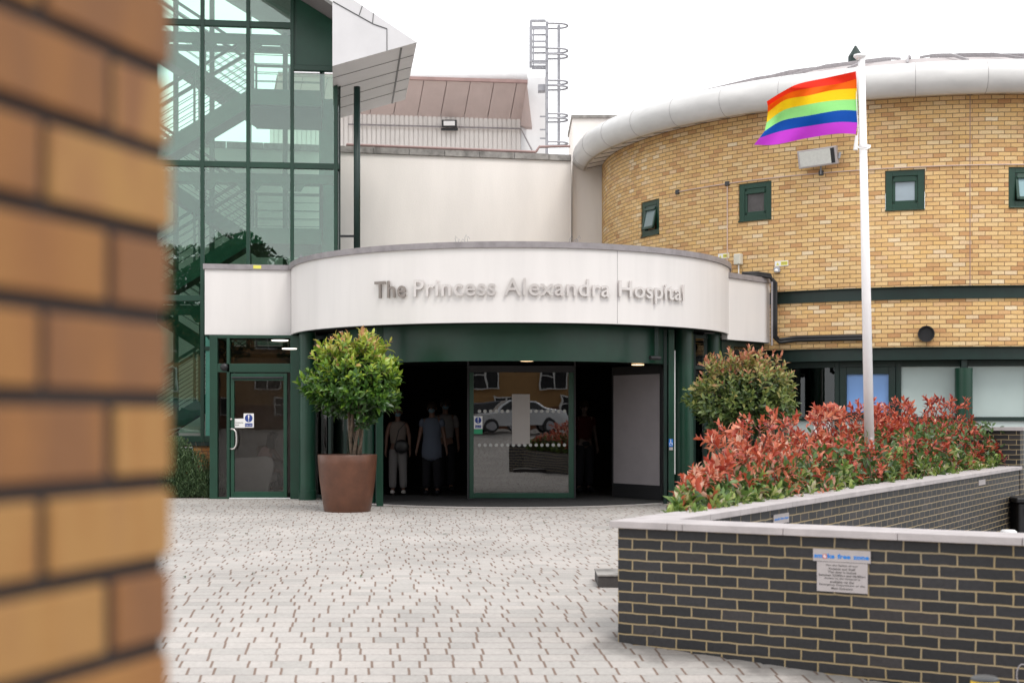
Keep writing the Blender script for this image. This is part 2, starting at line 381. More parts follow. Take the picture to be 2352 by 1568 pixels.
M['leaf_green'] = leaf_mat('green_leaf', [(0, (.035, .070, .020)), (.35, (.08, .155, .035)), (.62, (.19, .29, .055)), (.82, (.36, .42, .11)), (1, (.50, .44, .30))])
M['leaf_bay'] = leaf_mat('bay_leaf', [(0, (.016, .045, .010)), (.35, (.045, .12, .016)), (.6, (.15, .28, .028)), (.82, (.40, .50, .06)), (.94, (.50, .46, .10)), (1, (.62, .34, .17))])
M['leaf_olive'] = leaf_mat('olive_leaf', [(0, (.022, .045, .014)), (.35, (.07, .12, .03)), (.62, (.19, .24, .06)), (.82, (.36, .34, .10)), (.94, (.44, .25, .12)), (1, (.52, .20, .12))])
M['leaf_rose'] = leaf_mat('rosemary_leaf', [(0, (.025, .055, .02)), (.5, (.06, .115, .04)), (1, (.17, .25, .11))], .6)
M['leaf_dark'] = leaf_mat('dark_tree_leaf', [(0, (.012, .03, .010)), (1, (.045, .085, .02))], .6)

# ------------------------------------------------------------------ leaves
def leaves_mesh(name, P, D, N, Ln, W, lc, mat, parent=None):
    """P base points, D directions, N up hints, Ln lengths, W widths, lc colour 0..1 (numpy)"""
    n = len(P); D = D / np.linalg.norm(D, axis=1)[:, None]
    Sx = np.cross(D, N); Sx /= (np.linalg.norm(Sx, axis=1)[:, None] + 1e-9); U = np.cross(Sx, D)
    ts = [0, .3, .68, 1]; ws = [0, .46, .40, 0]; dr = [0, .05, .02, -.10]
    rows = []
    for t, ww, q in zip(ts, ws, dr):
        c = P + D * (Ln * t)[:, None] + U * (Ln * q)[:, None]
        if ww == 0: rows.append([c])
        else: rows.append([c - Sx * (W * ww)[:, None] + U * (W * .16)[:, None], c, c + Sx * (W * ww)[:, None] + U * (W * .16)[:, None]])
    vs = np.stack([rows[0][0], *rows[1], *rows[2], rows[3][0]], axis=1)   # n,8,3
    base = np.arange(n)[:, None] * 8
    tri = np.array([[0, 2, 1], [0, 3, 2], [4, 5, 7], [5, 6, 7]]); quad = np.array([[1, 2, 5, 4], [2, 3, 6, 5]])
    tr = (base[:, None, :] + tri[None]).reshape(-1, 3); qd = (base[:, None, :] + quad[None]).reshape(-1, 4)
    me = bpy.data.meshes.new(name)
    me.vertices.add(n * 8); me.vertices.foreach_set('co', vs.reshape(-1))
    nl = tr.size + qd.size; me.loops.add(nl); me.loops.foreach_set('vertex_index', np.concatenate([tr.ravel(), qd.ravel()]).astype(np.int32))
    npoly = len(tr) + len(qd); me.polygons.add(npoly)
    ls = np.concatenate([np.arange(len(tr)) * 3, len(tr) * 3 + np.arange(len(qd)) * 4]).astype(np.int32)
    me.polygons.foreach_set('loop_start', ls)
    me.update(calc_edges=True); me.validate()
    at_ = me.attributes.new('lc', 'FLOAT', 'POINT'); at_.data.foreach_set('value', np.repeat(lc, 8).astype(np.float32))
    return link(name, me, mat, parent, smooth=True)

def rosette(tips, dirs, nl, ln, wd, spread=.9, back=.1, colr=None):
    """leaves whorled along the last part of shoots; returns arrays"""
    P = []; D = []; N = []; L = []; Wd = []; Cc = []
    for i, (p, dv) in enumerate(zip(tips, dirs)):
        dv = dv / np.linalg.norm(dv); a = np.array([0, 0, 1.]) if abs(dv[2]) < .9 else np.array([1., 0, 0])
        x = np.cross(dv, a); x /= np.linalg.norm(x); y = np.cross(dv, x); k = int(nl + rng.integers(-2, 3)); ph = rng.random() * 6.28
        for j in range(k):
            f = j / max(1, k - 1); an = ph + j * 2.4; s = spread * (1.15 - .85 * f) * (.8 + .4 * rng.random())
            dd = dv * (1 - .35 * s) + (x * math.cos(an) + y * math.sin(an)) * s + np.array([0, 0, -.12 * (1 - f)])
            P.append(p - dv * back * (1 - f)); D.append(dd); N.append(dv + rng.normal(0, .15, 3)); sz = (.60 + .75 * rng.random()) * (1 - .3 * f)
            L.append(ln * sz); Wd.append(wd * sz); Cc.append(colr(i, f) if colr else rng.random())
    return (np.array(P), np.array(D), np.array(N), np.array(L), np.array(Wd), np.clip(np.array(Cc), 0, 1))

# ================================================================== GROUND
A31 = R_(30.5)
E1 = Vector((math.cos(A31), -math.sin(A31), 0)); E2 = Vector((math.sin(A31), math.cos(A31), 0))
W0 = Vector((.756, 9.975, 0))          # brick corner of the low wall
def patio_z(Y):
    if Y >= 13: return 0.0
    return -.0155 * (13 - Y) ** 2 if Y > 8.2 else -.357
def sstep(a, b, x):
    t = max(0, min(1, (x - a) / (b - a))); return t * t * (3 - 2 * t)
def ground_z(x, y):
    z = patio_z(y)
    p = Vector((x, y, 0)) - W0; a, b = p.dot(E1), p.dot(E2)
    k = sstep(.08, .22, a) * sstep(.08, .22, b) * (1 - sstep(21.6, 22.6, y))
    z = z * (1 - k) + (-.42) * k
    z += 1.15 * sstep(-4, -13, y) if y < -4 else 0
    return z
def axis(fine0, fine1, step, far):
    a = list(np.arange(fine0, fine1 + 1e-6, step)); lo = []; s = step; v = fine0
    while v > -far: s *= 1.5; v -= s; lo.append(v)
    hi = []; s = step; v = fine1
    while v < far: s *= 1.5; v += s; hi.append(v)
    return lo[::-1] + a + hi
xs = axis(-9, 12, .12, 900); ys = axis(7, 24, .12, 900)
g = MB(); nx = len(xs)
for y in ys:
    for x in xs: g.v.append((x, y, ground_z(x, y)))
for j in range(len(ys) - 1):
    for i in range(nx - 1): g.f.append((j * nx + i, j * nx + i + 1, (j + 1) * nx + i + 1, (j + 1) * nx + i))
tag(g.build('ground', M['paver'], fix=False, smooth=True), 'pale grey block paved forecourt', kind='structure')

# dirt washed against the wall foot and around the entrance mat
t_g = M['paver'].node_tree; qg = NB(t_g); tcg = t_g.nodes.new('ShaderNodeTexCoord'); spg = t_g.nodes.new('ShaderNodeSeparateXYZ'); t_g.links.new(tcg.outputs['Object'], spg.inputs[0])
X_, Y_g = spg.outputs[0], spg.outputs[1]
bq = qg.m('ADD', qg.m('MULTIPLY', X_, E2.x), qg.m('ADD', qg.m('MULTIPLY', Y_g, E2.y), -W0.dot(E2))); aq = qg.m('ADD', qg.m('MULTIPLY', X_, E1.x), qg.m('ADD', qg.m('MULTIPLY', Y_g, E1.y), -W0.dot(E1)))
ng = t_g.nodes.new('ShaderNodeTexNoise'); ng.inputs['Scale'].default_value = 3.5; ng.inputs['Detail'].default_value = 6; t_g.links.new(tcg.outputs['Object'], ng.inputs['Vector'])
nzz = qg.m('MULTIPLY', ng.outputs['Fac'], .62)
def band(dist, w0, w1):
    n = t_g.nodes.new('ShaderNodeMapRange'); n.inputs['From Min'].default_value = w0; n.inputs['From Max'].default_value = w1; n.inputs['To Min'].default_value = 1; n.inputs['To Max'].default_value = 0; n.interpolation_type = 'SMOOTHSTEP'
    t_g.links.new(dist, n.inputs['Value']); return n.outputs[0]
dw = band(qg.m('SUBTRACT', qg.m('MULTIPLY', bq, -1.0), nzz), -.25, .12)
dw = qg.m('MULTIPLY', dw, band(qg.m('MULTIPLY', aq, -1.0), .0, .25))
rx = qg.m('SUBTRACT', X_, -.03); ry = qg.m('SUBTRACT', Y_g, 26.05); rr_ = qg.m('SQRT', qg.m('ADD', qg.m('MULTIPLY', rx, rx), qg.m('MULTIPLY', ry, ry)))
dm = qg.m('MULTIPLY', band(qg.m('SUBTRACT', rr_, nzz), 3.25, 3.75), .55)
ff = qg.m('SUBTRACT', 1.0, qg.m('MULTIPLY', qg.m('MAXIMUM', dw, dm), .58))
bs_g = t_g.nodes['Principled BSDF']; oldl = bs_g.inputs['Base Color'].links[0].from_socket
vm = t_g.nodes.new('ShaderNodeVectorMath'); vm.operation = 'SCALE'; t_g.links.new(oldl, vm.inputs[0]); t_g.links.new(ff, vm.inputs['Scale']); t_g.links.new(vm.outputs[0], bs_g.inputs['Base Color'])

# ================================================================== STAIR TOWER (left)
TA = R_(7.0); TU = Vector((math.cos(TA), math.sin(TA), 0)); TV = Vector((-math.sin(TA), math.cos(TA), 0)); TO = Vector((-3.30, 26.7, 0))
def T(u, v, z): return TO + TU * u + TV * v + Vector((0, 0, z))
TM = Matrix(((TU.x, TV.x, 0, TO.x), (TU.y, TV.y, 0, TO.y), (0, 0, 1, 0), (0, 0, 0, 1)))
def uof(xd, v=0):          # tower coordinate of a picture column on the plane v
    m = (xd - CX) / F; o = TO + TV * v
    return (m * o.y - o.x) / (TU.x - m * TU.y)
tower = thing('stair_tower', 'green framed glass stair tower with sloping white roof, left of the entrance', 'building', T(-2, 1.5, 0))
ZT = [zat(60, 26.6), zat(381, 26.6), zat(686, 26.5), 1.09]     # transom heights
MU = [uof(465) - .88 * k for k in (3, 2, 1)] + [uof(465), uof(570), uof(671), -.06]
ZR = lambda u: 8.95 - .585 * u                     # roof underside
fr = MB()
for i, u in enumerate(MU):
    ztop = ZR(u) if i < 6 else 8.07
    fr.box((u - .035, -.05, 1.0 if i < 4 else 2.78), (u + .035, .10, ztop), TM)
for z in ZT[:3]:
    fr.box((MU[0], -.035, z - .055), ((MU[5] if z > 8.5 else 0), .085, z + .055), TM)
fr.box((MU[0], -.035, 1.0), (uof(502), .085, 1.12), TM); fr.box((MU[3], -.034, 2.72), (0, .084, 2.80), TM); fr.box((MU[5], -.035, 8.05), (0, .085, 8.15), TM)
fr.build('curtain_wall_frame', M['green'], tower, bevel=.006)
# solid green gable panel beside the glass
pp = MB(); z0 = 8.15
pp.prism([(MU[5] + .035, z0), (0.0, z0), (0.0, ZR(0) - .0), (MU[5] + .035, ZR(MU[5]))], .0, .05, lambda x, z, h: T(x, h, z)).build('gable_panel', M['green_mid'], tower)
# glass panes, one per bay and storey
zl = [1.12] + [ZT[2], ZT[1], ZT[0]]
for i in range(len(MU) - 1):
    for k in range(3):
        a, b = zl[k], zl[k + 1]
        if i == 5 and k == 2: b = 8.05
        if i >= 3 and k == 0: a = 2.78
        MB().box((MU[i] + .035, .015, a + .05), (MU[i + 1] - .035, .027, b - .05), TM).build('glass_pane', M['g_tower'], tower)
    if i < 5:
        u0, u1 = MU[i] + .035, MU[i + 1] - .035
        MB().prism([(u0, ZT[0] + .055), (u1, ZT[0] + .055), (u1, ZR(u1)), (u0, ZR(u0))], .015, .027, lambda x, z, h: T(x, h, z)).build('glass_pane', M['g_tower'], tower)
# side return wall
sd = MB()
for v in (0.12, .45, .9, 1.6, 2.3, 3.1): sd.box((-.05, v, 2.75), (.03, v + .07, 8.3), TM)
for z in (2.75, ZT[2] - .05, ZT[1] - .05, 7.95): sd.box((-.048, .05, z), (.028, 3.2, z + .1), TM)
sd.build('side_frame', M['green_dk'], tower)
MB().box((-.015, .1, 2.75), (0, 3.2, 8.2), TM).build('side_glass', M['g_tower'], tower)
# brick plinth and base rail
pl = MB().box((MU[0], -.06, -.1), (uof(502), .12, .93), TM).build('brick_plinth', M['brick_orange'], tower); wall_uv(pl, box_uv(TU, TV))
MB().box((MU[0], -.10, .93), (uof(502), .12, 1.0), TM).build('base_rail', M['green_dk'], tower)
MB().box((uof(466) + .05, -.02, 1.02), (uof(500), .0, 3.0), TM).build('teal_panel', M['teal'], tower)
# rear glazing
rg = MB()
for xd in (404, 487, 572, 655, 740): 
    u = uof(xd, 3.2); rg.box((u - .05, 3.15, 0), (u + .05, 3.27, ZR(u)), TM)
for xd in (320, 240): 
    u = uof(xd, 3.2); rg.box((u - .05, 3.15, 0), (u + .05, 3.27, ZR(u)), TM)
for z in (ZT[0] + .35, ZT[1] + .2, ZT[2] + .2): rg.box((MU[0], 3.16, z - .06), (0, 3.26, z + .06), TM)
rg.build('rear_frame', M['stairs'], tower)
# light strip wall at right of rear
MB().box((-.42, 3.0, 0), (-.05, 3.14, 8.2), TM).build('side_lining', M['teal'], tower)
# beams with haunches behind each transom
for z in (ZT[0], ZT[1], ZT[2]):
    bm_ = MB().box((MU[0], .22, z - .30), (-.1 if z < 8.5 else MU[5], .34, z - .12), TM)
    for u in MU[:-1]:
        for sgn in (-1, 1):
            bm_.prism([(u + sgn * .04, z - .28), (u + sgn * .26, z - .28), (u + sgn * .15, z - .44), (u + sgn * .04, z - .44)], .24, .32, lambda x, zz, h: T(x, h, zz))
    bm_.build('beam', M['stairs'], tower)
# roof: slab, overhang with white fascia and panelled soffit
ro = MB().prism([(-5.8, ZR(-5.8) + .02), (0.1, ZR(.1) + .02), (0.1, ZR(.1) + .26), (-5.8, ZR(-5.8) + .26)], -1.3, 3.6, lambda x, z, h: T(x, h, z)).build('roof', M['roof_in'], tower)
tip = (1.40, 8.235); bl = (-.115, 7.76); top0 = (-.115, 8.235 + .64 * 1.515)
def RF(x, z, h): return T(x, h, z)
fa = MB()
fa.prism([bl, tip, (-.115, top0[1])], -1.58, 3.0, RF)
fao = fa.build('eaves_box', pmat('eaves_white', (.65, .64, .655), .45, var=.06, vscale=2), tower)
fv = MB().prism([(-6, top0[1] + .64 * 5.885 - .28), (-.115, top0[1] - .30), (-.115, top0[1]), (-6, top0[1] + .64 * 5.885)], -1.58, -1.35, RF)
fv.build('verge_board', pmat('verge_white', (.62, .61, .62), .45, var=.08, vscale=2), tower)
gr = MB()
def groove(a, b, w_=.014, v=-1.586): gr.beam(T(a[0], v, a[1]), T(b[0], v, b[1]), .012, w_, up=TV)
top = lambda u: 8.235 + .64 * (1.40 - u)
bot = lambda u: 7.76 + (8.235 - 7.76) * (u + .115) / 1.515
groove((-.1, top(-.1) - .28), (.62, top(.62) - .20)); groove((.62, top(.62) - .20), (.86, top(.86) - .12)); groove((.86, top(.86) - .12), (.86, bot(.86)), .008)
groove((.42, top(.42)), (.36, top(.36) - .22), .01); groove((.62, top(.62)), (.60, top(.6) - .2), .01)
gr.build('panel_joint', M['dgrey'], tower)
sg = MB()
for v in (-.7, .2, 1.1, 2.0): sg.beam(T(-.1, v, bot(-.1) - .004), T(1.38, v, bot(1.38) - .004), .016, .006)
sg.beam(T(1.12, -1.5, bot(1.12) - .006), T(1.12, 2.98, bot(1.12) - .006), .035, .01)
sg.build('soffit_joint', M['dgrey'], tower)
# staircase
def rail_set(mb, p0, p1, h=1.0, n=6, posts=2, ext=0):
    p0 = Vector(p0); p1 = Vector(p1)
    mb.beam(p0 + Vector((0, 0, h)), p1 + Vector((0, 0, h)), .05, .055)
    for k in range(1, n): mb.beam(p0 + Vector((0, 0, h * k / n)), p1 + Vector((0, 0, h * k / n)), .013)
    for k in range(posts + 1):
        q = p0.lerp(p1, k / posts); mb.box((q.x - .02, q.y - .02, q.z - .05), (q.x + .02, q.y + .02, q.z + h))
st_i = 0
for zl_ in (10.52, 7.83, 5.14, 2.45):
    st = MB(); ru = MB(); so_ = MB()
    uL, uR = -1.72, -.35; uF = uL - 2.1
    if zl_ < 10:
        st.box((uL, .65, zl_ - .30), (uR, .72, zl_), TM); st.box((uL, .72, zl_ - .14), (uR, 2.9, zl_ - .02), TM)
        so_.box((uL, .73, zl_ - .32), (uR, 2.9, zl_ - .15), TM)
        # front flight down to the left
        st.prism([(uL, zl_), (uL, zl_ - .34), (uF, zl_ - 1.34 - .34), (uF, zl_ - 1.34)], .65, .72, RF)
        st.prism([(uL, zl_), (uL, zl_ - .30), (uF, zl_ - 1.34 - .30), (uF, zl_ - 1.34)], 1.62, 1.68, RF)
        so_.prism([(uL, zl_ - .20), (uL, zl_ - .31), (uF, zl_ - 1.34 - .31), (uF, zl_ - 1.34 - .20)], .73, 1.61, RF)
        n = 8
        for k in range(n): st.box((uL - 2.1 * (k + 1) / n, .73, zl_ - 1.34 * (k + 1) / n), (uL - 2.1 * k / n + .02, 1.6, zl_ - 1.34 * (k + 1) / n + .04), TM)
        rail_set(ru, T(uL + .05, .68, zl_), T(uR, .68, zl_), 1.0, 6, 2)
        rail_set(ru, T(uL, .68, zl_), T(uF, .68, zl_ - 1.34), 1.0, 6, 2); rail_set(ru, T(uL, 1.65, zl_), T(uF, 1.65, zl_ - 1.34), 1.0, 6, 2)
        rail_set(ru, T(uR, .68, zl_), T(uR, 2.9, zl_), 1.0, 6, 2); rail_set(ru, T(uL, 2.88, zl_), T(uR, 2.88, zl_), 1.0, 6, 2)
        # half landing at left
        st.box((uF - 1.3, .65, zl_ - 1.34 - .3), (uF, 2.9, zl_ - 1.34), TM)
        # rear flight up to the left
        st.prism([(uL, zl_), (uL, zl_ - .30), (uF, zl_ + 1.35 - .30), (uF, zl_ + 1.35)], 1.80, 1.86, RF)
        so_.prism([(uL, zl_ - .20), (uL, zl_ - .31), (uF, zl_ + 1.35 - .31), (uF, zl_ + 1.35 - .20)], 1.87, 2.84, RF)
        rail_set(ru, T(uL, 1.83, zl_), T(uF, 1.83, zl_ + 1.35), 1.0, 6, 2); rail_set(ru, T(uL, 2.86, zl_), T(uF, 2.86, zl_ + 1.35), 1.0, 6, 2)
        s_o = st.build('staircase', M['stairs'], tower); so_.build('stair_soffit', M['stair_dk'], s_o); ru.build('railing', M['rail'], s_o)
MB().box((MU[0], .1, -.05), (0, 3.2, .02), TM).build('tower_floor', M['stair_dk'], tower)
# drainpipe
dp = thing('drainpipe', 'tall dark green drainpipe from the tower eaves down to the canopy roof', 'drainpipe', (xat(820, 26.3), 26.3, 4.2))
px = xat(820, 26.3)
MB().tube([(px, 26.3, 4.0), (px, 26.3, zat(200, 26.3))], .062, 16, caps=True).build('pipe', M['green_dk'], dp, smooth=True)
MB().box((px - .32, 26.28, zat(540, 26.3)), (px, 26.32, zat(545, 26.3))).build('bracket', M['black'], dp)

# ================================================================== WHITE BUILDING BEHIND
WD = Vector((5.03, 1.03, 0)).normalized(); WN = Vector((-WD.y, WD.x, 0)); WP = Vector((-3.67, 31, 0))
WMx = Matrix(((WD.x, WN.x, 0, WP.x), (WD.y, WN.y, 0, WP.y), (0, 0, 1, 0), (0, 0, 0, 1)))
wb = thing('white_building', 'plain white rendered wall with weathered stone coping behind the canopy', 'building', WP)
MB().box((-9, 0, -.1), (5.13, 2.9, 7.32), WMx).build('wall', M['white_render'], wb)
cp = MB(); x = -9
while x < 5.15:
    cp.box((x, -.05, 7.325), (min(x + .79, 5.12), .3, 7.46), WMx); x += .80
cp.build('coping', M['concrete'], wb)
hr = MB().tube([WMx @ Vector((-.0, -.0, 7.50)), WMx @ Vector((4.3, 0, 7.50)), ], .03, 8)
hr.tube([WMx @ Vector((4.3, 0, 7.50)), WMx @ Vector((4.38, 0, 7.62)), WMx @ Vector((5.1, 0, 7.66))], .03, 8)
hr.build('roof_rail', M['pink_trim'], wb)
pr = MB().box((xat(1315, 32.3), 32.3, -.1), (4.3, 34.5, zat(272, 32.3))).build('pier', M['white_render'], wb)
MB().box((xat(1312, 32.3), 32.25, zat(272, 32.3) + .002), (4.35, 34.5, zat(265, 32.3))).build('pier_coping', M['concrete'], wb)

# rooftop plant building with canted panels
rp = thing('rooftop_building', 'rooftop plant room with pinkish canted panels and ribbed white cladding', 'building', (-1, 37, 7))
def RB(xd, y, Y): return at(xd, y, Y)
def canted(x0, x1, yt0, yt1, yb0, yb1):
    a, b = RB(x0, yt0, 36.4), RB(x1, yt1, 36.4); c, d = RB(x1 + 12 if x1 > 1200 else x1, yb1, 37.8), RB(x0, yb0, 37.8)
    return a, b, c, d
yl = lambda x: 181 + (x - 940) * .03
yb = lambda x: 263 + (x - 800) * .033
xe = [640, 697, 754, 811, 866, 920, 975, 1028, 1082, 1136, 1188, 1210]
cpn = MB()
for i in range(len(xe) - 1):
    a, b = xe[i], xe[i + 1] - 1.5
    sh = -16
    q = [RB(a, yl(a), 36.4), RB(b, yl(b), 36.4), RB(b + sh * (1 if i < 10 else -.6), yb(b), 37.6), RB(a + sh, yb(a), 37.6)]
    back = Vector((0, .06, .05))
    cpn.add([*q, *[p + back for p in q]], [(0, 1, 2, 3), (4, 7, 6, 5), (0, 4, 5, 1), (1, 5, 6, 2), (2, 6, 7, 3), (3, 7, 4, 0)])
cpn.build('canted_panel', M['pink_panel'], rp)
bk = MB(); q = [RB(636, yl(640) + 1, 36.5), RB(1212, yl(1210) + 1, 36.5), RB(1196, yb(1196), 37.75), RB(620, yb(620), 37.75)]
bk.add([*q, *[p + Vector((0, .3, .1)) for p in q]], [(0, 1, 2, 3), (4, 7, 6, 5), (0, 4, 5, 1), (1, 5, 6, 2), (2, 6, 7, 3), (3, 7, 4, 0)]).build('panel_backing', M['pink_trim'], rp)
e = MB(); q = [RB(1210, 189, 36.35), RB(1222, 291, 36.9), RB(1196, 289, 37.55), RB(1195, 276, 37.7)]
e.add([*q, *[p + Vector((0, .4, 0)) for p in q]], [(0, 1, 2, 3), (4, 7, 6, 5), (0, 4, 5, 1), (1, 5, 6, 2), (2, 6, 7, 3), (3, 7, 4, 0)]).build('end_panel', M['pink_panel'], rp)
MB().beam(RB(640, yl(640) - 1, 36.35), RB(1212, yl(1212) - 1, 36.35), .1, .08).build('edge_trim', M['pink_trim'], rp)
rr = MB(); p0 = RB(640, 176, 36.7); p1 = RB(1212, 177, 36.7); rr.tube([p0, p1], .16, 16); rr.build('rounded_edge', M['white_metal'], rp, smooth=True)
MB().box((p0.x, 36.7, p0.z - .1), (p1.x, 44, p0.z + .15)).build('roof', M['white_metal'], rp)
cw = MB(); x = 620; i = 0; zt = lambda x: zat(272 + (x - 800) * .03, 37.6)
X = xat(620, 37.6); Xe = xat(1196, 37.6)
while X < Xe:
    cw.box((X, 37.57, 7.5), (X + .095, 37.6, 9.62)); X += .125
cw.box((xat(620, 37.6), 37.6, 7.5), (Xe, 38.2, 9.66)); cw.build('ribbed_cladding', M['corr'], rp)
MB().box((Xe + .003, 37.62, 6.5), (xat(1252, 38), 42, 10.6)).build('end_wall', M['white_metal'], rp)
ce = [(1221, 215), (1236, 222), (1248, 250), (1252, 290), (1246, 285), (1224, 246)]
MB().prism([(xat(a, 38.6), zat(b, 38.6)) for a, b in ce], 38.3, 39.2, lambda x, z, h: (x, h, z)).build('curved_eaves', M['soffit'], rp)
MB().tube([(xat(800, 37.45), 37.45, zat(286, 37.45)), (xat(1196, 37.45), 37.45, zat(296, 37.45)), (xat(1222, 37.4), 37.4, zat(345, 37.4))], .022, 8).build('conduit', M['cap'], rp)
fl = thing('floodlight', 'small black floodlight on the ribbed rooftop cladding', 'floodlight', at(1032, 284, 37.3), group='floodlights on the buildings')
p = at(1032, 284, 37.3); MB().box((p.x - .2, 37.28, p.z - .1), (p.x + .2, 37.38, p.z + .1)).build('housing', M['black'], fl, bevel=.02)
MB().box((p.x - .15, 37.26, p.z - .06), (p.x + .15, 37.278, p.z + .06)).build('lens', M['white'], fl); MB().box((p.x - .22, 37.36, p.z - .16), (p.x + .22, 37.46, p.z - .11)).build('bracket', M['black'], fl)

# caged access ladder
ld = thing('access_ladder', 'caged galvanised steel access ladder rising against the sky', 'ladder', (xat(1256, 35), 35, 7.4))
LX = lambda xd: xat(xd, 35); LZ = lambda y: zat(y, 35)
f = MB()
for Yy in (34.75, 35.15): f.box((LX(1253), Yy, 7.3), (LX(1259), Yy + .05, LZ(56)))
z = 7.6
while z < LZ(60): f.tube([(LX(1256), 34.75, z), (LX(1256), 35.2, z)], .014, 6); z += .3
f.build('ladder_stile', M['galv'], ld)
cg = MB()
for xd in (1283, 1283, 1298):
    pass
cg.box((LX(1280), 34.97, LZ(332)), (LX(1287), 35.0, LZ(58)))
cg.build('cage_strap', M['galv'], ld)
for y in (60, 117, 130, 190, 202, 266, 276, 330):
    h = MB(); z = LZ(y); pts = []
    for k in range(13):
        an = math.pi * k / 12; pts.append((LX(1258) + math.sin(an) ** .6 * .50, 35 - math.cos(an) * .24, z))
    h.tube(pts, .024, 6); h.build('cage_hoop', M['galv'], ld)
gf = MB()
for Yy in (34.7, 35.25):
    gf.beam((LX(1218), Yy, LZ(56)), (LX(1253), Yy, LZ(56)), .055); gf.beam((LX(1219), Yy, LZ(56)), (LX(1219), Yy, LZ(150)), .065)
    for y in (74, 103, 116, 147, 152): gf.beam((LX(1222), Yy, LZ(y)), (LX(1253), Yy, LZ(y)), .042)
    gf.beam((LX(1225), Yy, LZ(74)), (LX(1225), Yy, LZ(150)), .03)
gf.build('guard_frame', M['galv'], ld)
for y in (268, 298, 318): MB().beam((LX(1240), 35, LZ(y)), (LX(1252.8), 35, LZ(y)), .03).build('wall_bracket', M['galv'], ld)
MB().box((LX(1236), 34.9, LZ(210)), (LX(1252), 35.2, LZ(196))).build('wall_plate', M['galv'], ld)

# ================================================================== ROUND BRICK BUILDING
DC = Vector((9.13, 32.05, 0)); DR = 7.06
def dhit(xd, R=DR):
    m = (xd - CX) / F; a = 1 + m * m; b = -2 * (m * DC.x + DC.y); c = DC.x ** 2 + DC.y ** 2 - R * R
    Y = (-b - math.sqrt(max(0, b * b - 4 * a * c))) / (2 * a); X = m * Y
    return math.atan2(X - DC.x, DC.y - Y), Y
def dp_(a, R, z=0): return Vector((DC.x + R * math.sin(a), DC.y - R * math.cos(a), z))
ZB0, ZB1, ZB2, ZBT = 2.73, 3.59, 3.82, 7.27
rb = thing('round_building', 'round tan brick building with white rolled eaves, right of the entrance', 'building', (DC.x, DC.y, 0))
def cyl_wall(name, R, z0, z1, holes, mat, a0=R_(-125), a1=R_(75), n=140, depth=.11):
    asx = set(np.linspace(a0, a1, n)); zs = {z0, z1}
    for (h0, h1, hz0, hz1) in holes: asx |= {h0, h1}; zs |= {hz0, hz1}
    asx = sorted(asx); zs = sorted(zs); mb = MB(); m = len(asx)
    for z in zs:
        for a in asx: mb.v.append(tuple(dp_(a, R, z)))
    for j in range(len(zs) - 1):
        for i in range(m - 1):
            ac, zc = (asx[i] + asx[i + 1]) / 2, (zs[j] + zs[j + 1]) / 2
            if any(h0 < ac < h1 and hz0 < zc < hz1 for h0, h1, hz0, hz1 in holes): continue
            mb.f.append((j * m + i, j * m + i + 1, (j + 1) * m + i + 1, (j + 1) * m + i))
    nb = len(mb.f)
    for (h0, h1, hz0, hz1) in holes:
        c = [dp_(h0, R, hz0), dp_(h1, R, hz0), dp_(h1, R, hz1), dp_(h0, R, hz1)]; k = [dp_(h0, R - depth, hz0), dp_(h1, R - depth, hz0), dp_(h1, R - depth, hz1), dp_(h0, R - depth, hz1)]
        mb.add([*c, *k], [(0, 1, 5, 4), (1, 2, 6, 5), (2, 3, 7, 6), (3, 0, 4, 7)])
    o = mb.build(name, mat, rb, fix=False)
    def uvf(co, nrm):
        d_ = co - DC; r = math.hypot(d_.x, d_.y); a = math.atan2(d_.x, -d_.y); return (R * a + (R - r), co.z)
    wall_uv(o, uvf); return o
wins = []
for (xc, half) in ((1492, .35), (1733, .36), (2078.5, .35), (2363, .36)):
    a, Y = dhit(xc); wins.append((a, half))
WZ0, WZ1 = 5.195, 5.93
holes = [(a - h / DR, a + h / DR, WZ0, WZ1) for a, h in wins]
cyl_wall('brick_wall', DR, ZB2, ZBT, holes, M['brick_tan'])
cyl_wall('brick_band', DR, ZB0, ZB1, [], M['brick_tan'])
# steel channels
def ring(name, R0, R1, z0, z1, mat, a0=R_(-125), a1=R_(75), n=100, parent=None, center=None):
    mb = MB(); mb.lathe([(R0, z0), (R1, z0), (R1, z1), (R0, z1), (R0, z0)], (center or (DC.x, DC.y, 0)), n, a0, a1)
    return mb.build(name, mat, parent or rb)
for z0, z1 in ((ZB1, ZB2), (2.50, ZB0)):
    c = MB(); c.lathe([(DR - .1, z0), (DR + .03, z0), (DR + .03, z0 + .012), (DR - .05, z0 + .014), (DR - .05, z1 - .014), (DR + .03, z1 - .012), (DR + .03, z1), (DR - .1, z1)], (DC.x, DC.y, 0), 110, R_(-125), R_(75))
    c.build('steel_channel', M['green_dk'], rb)
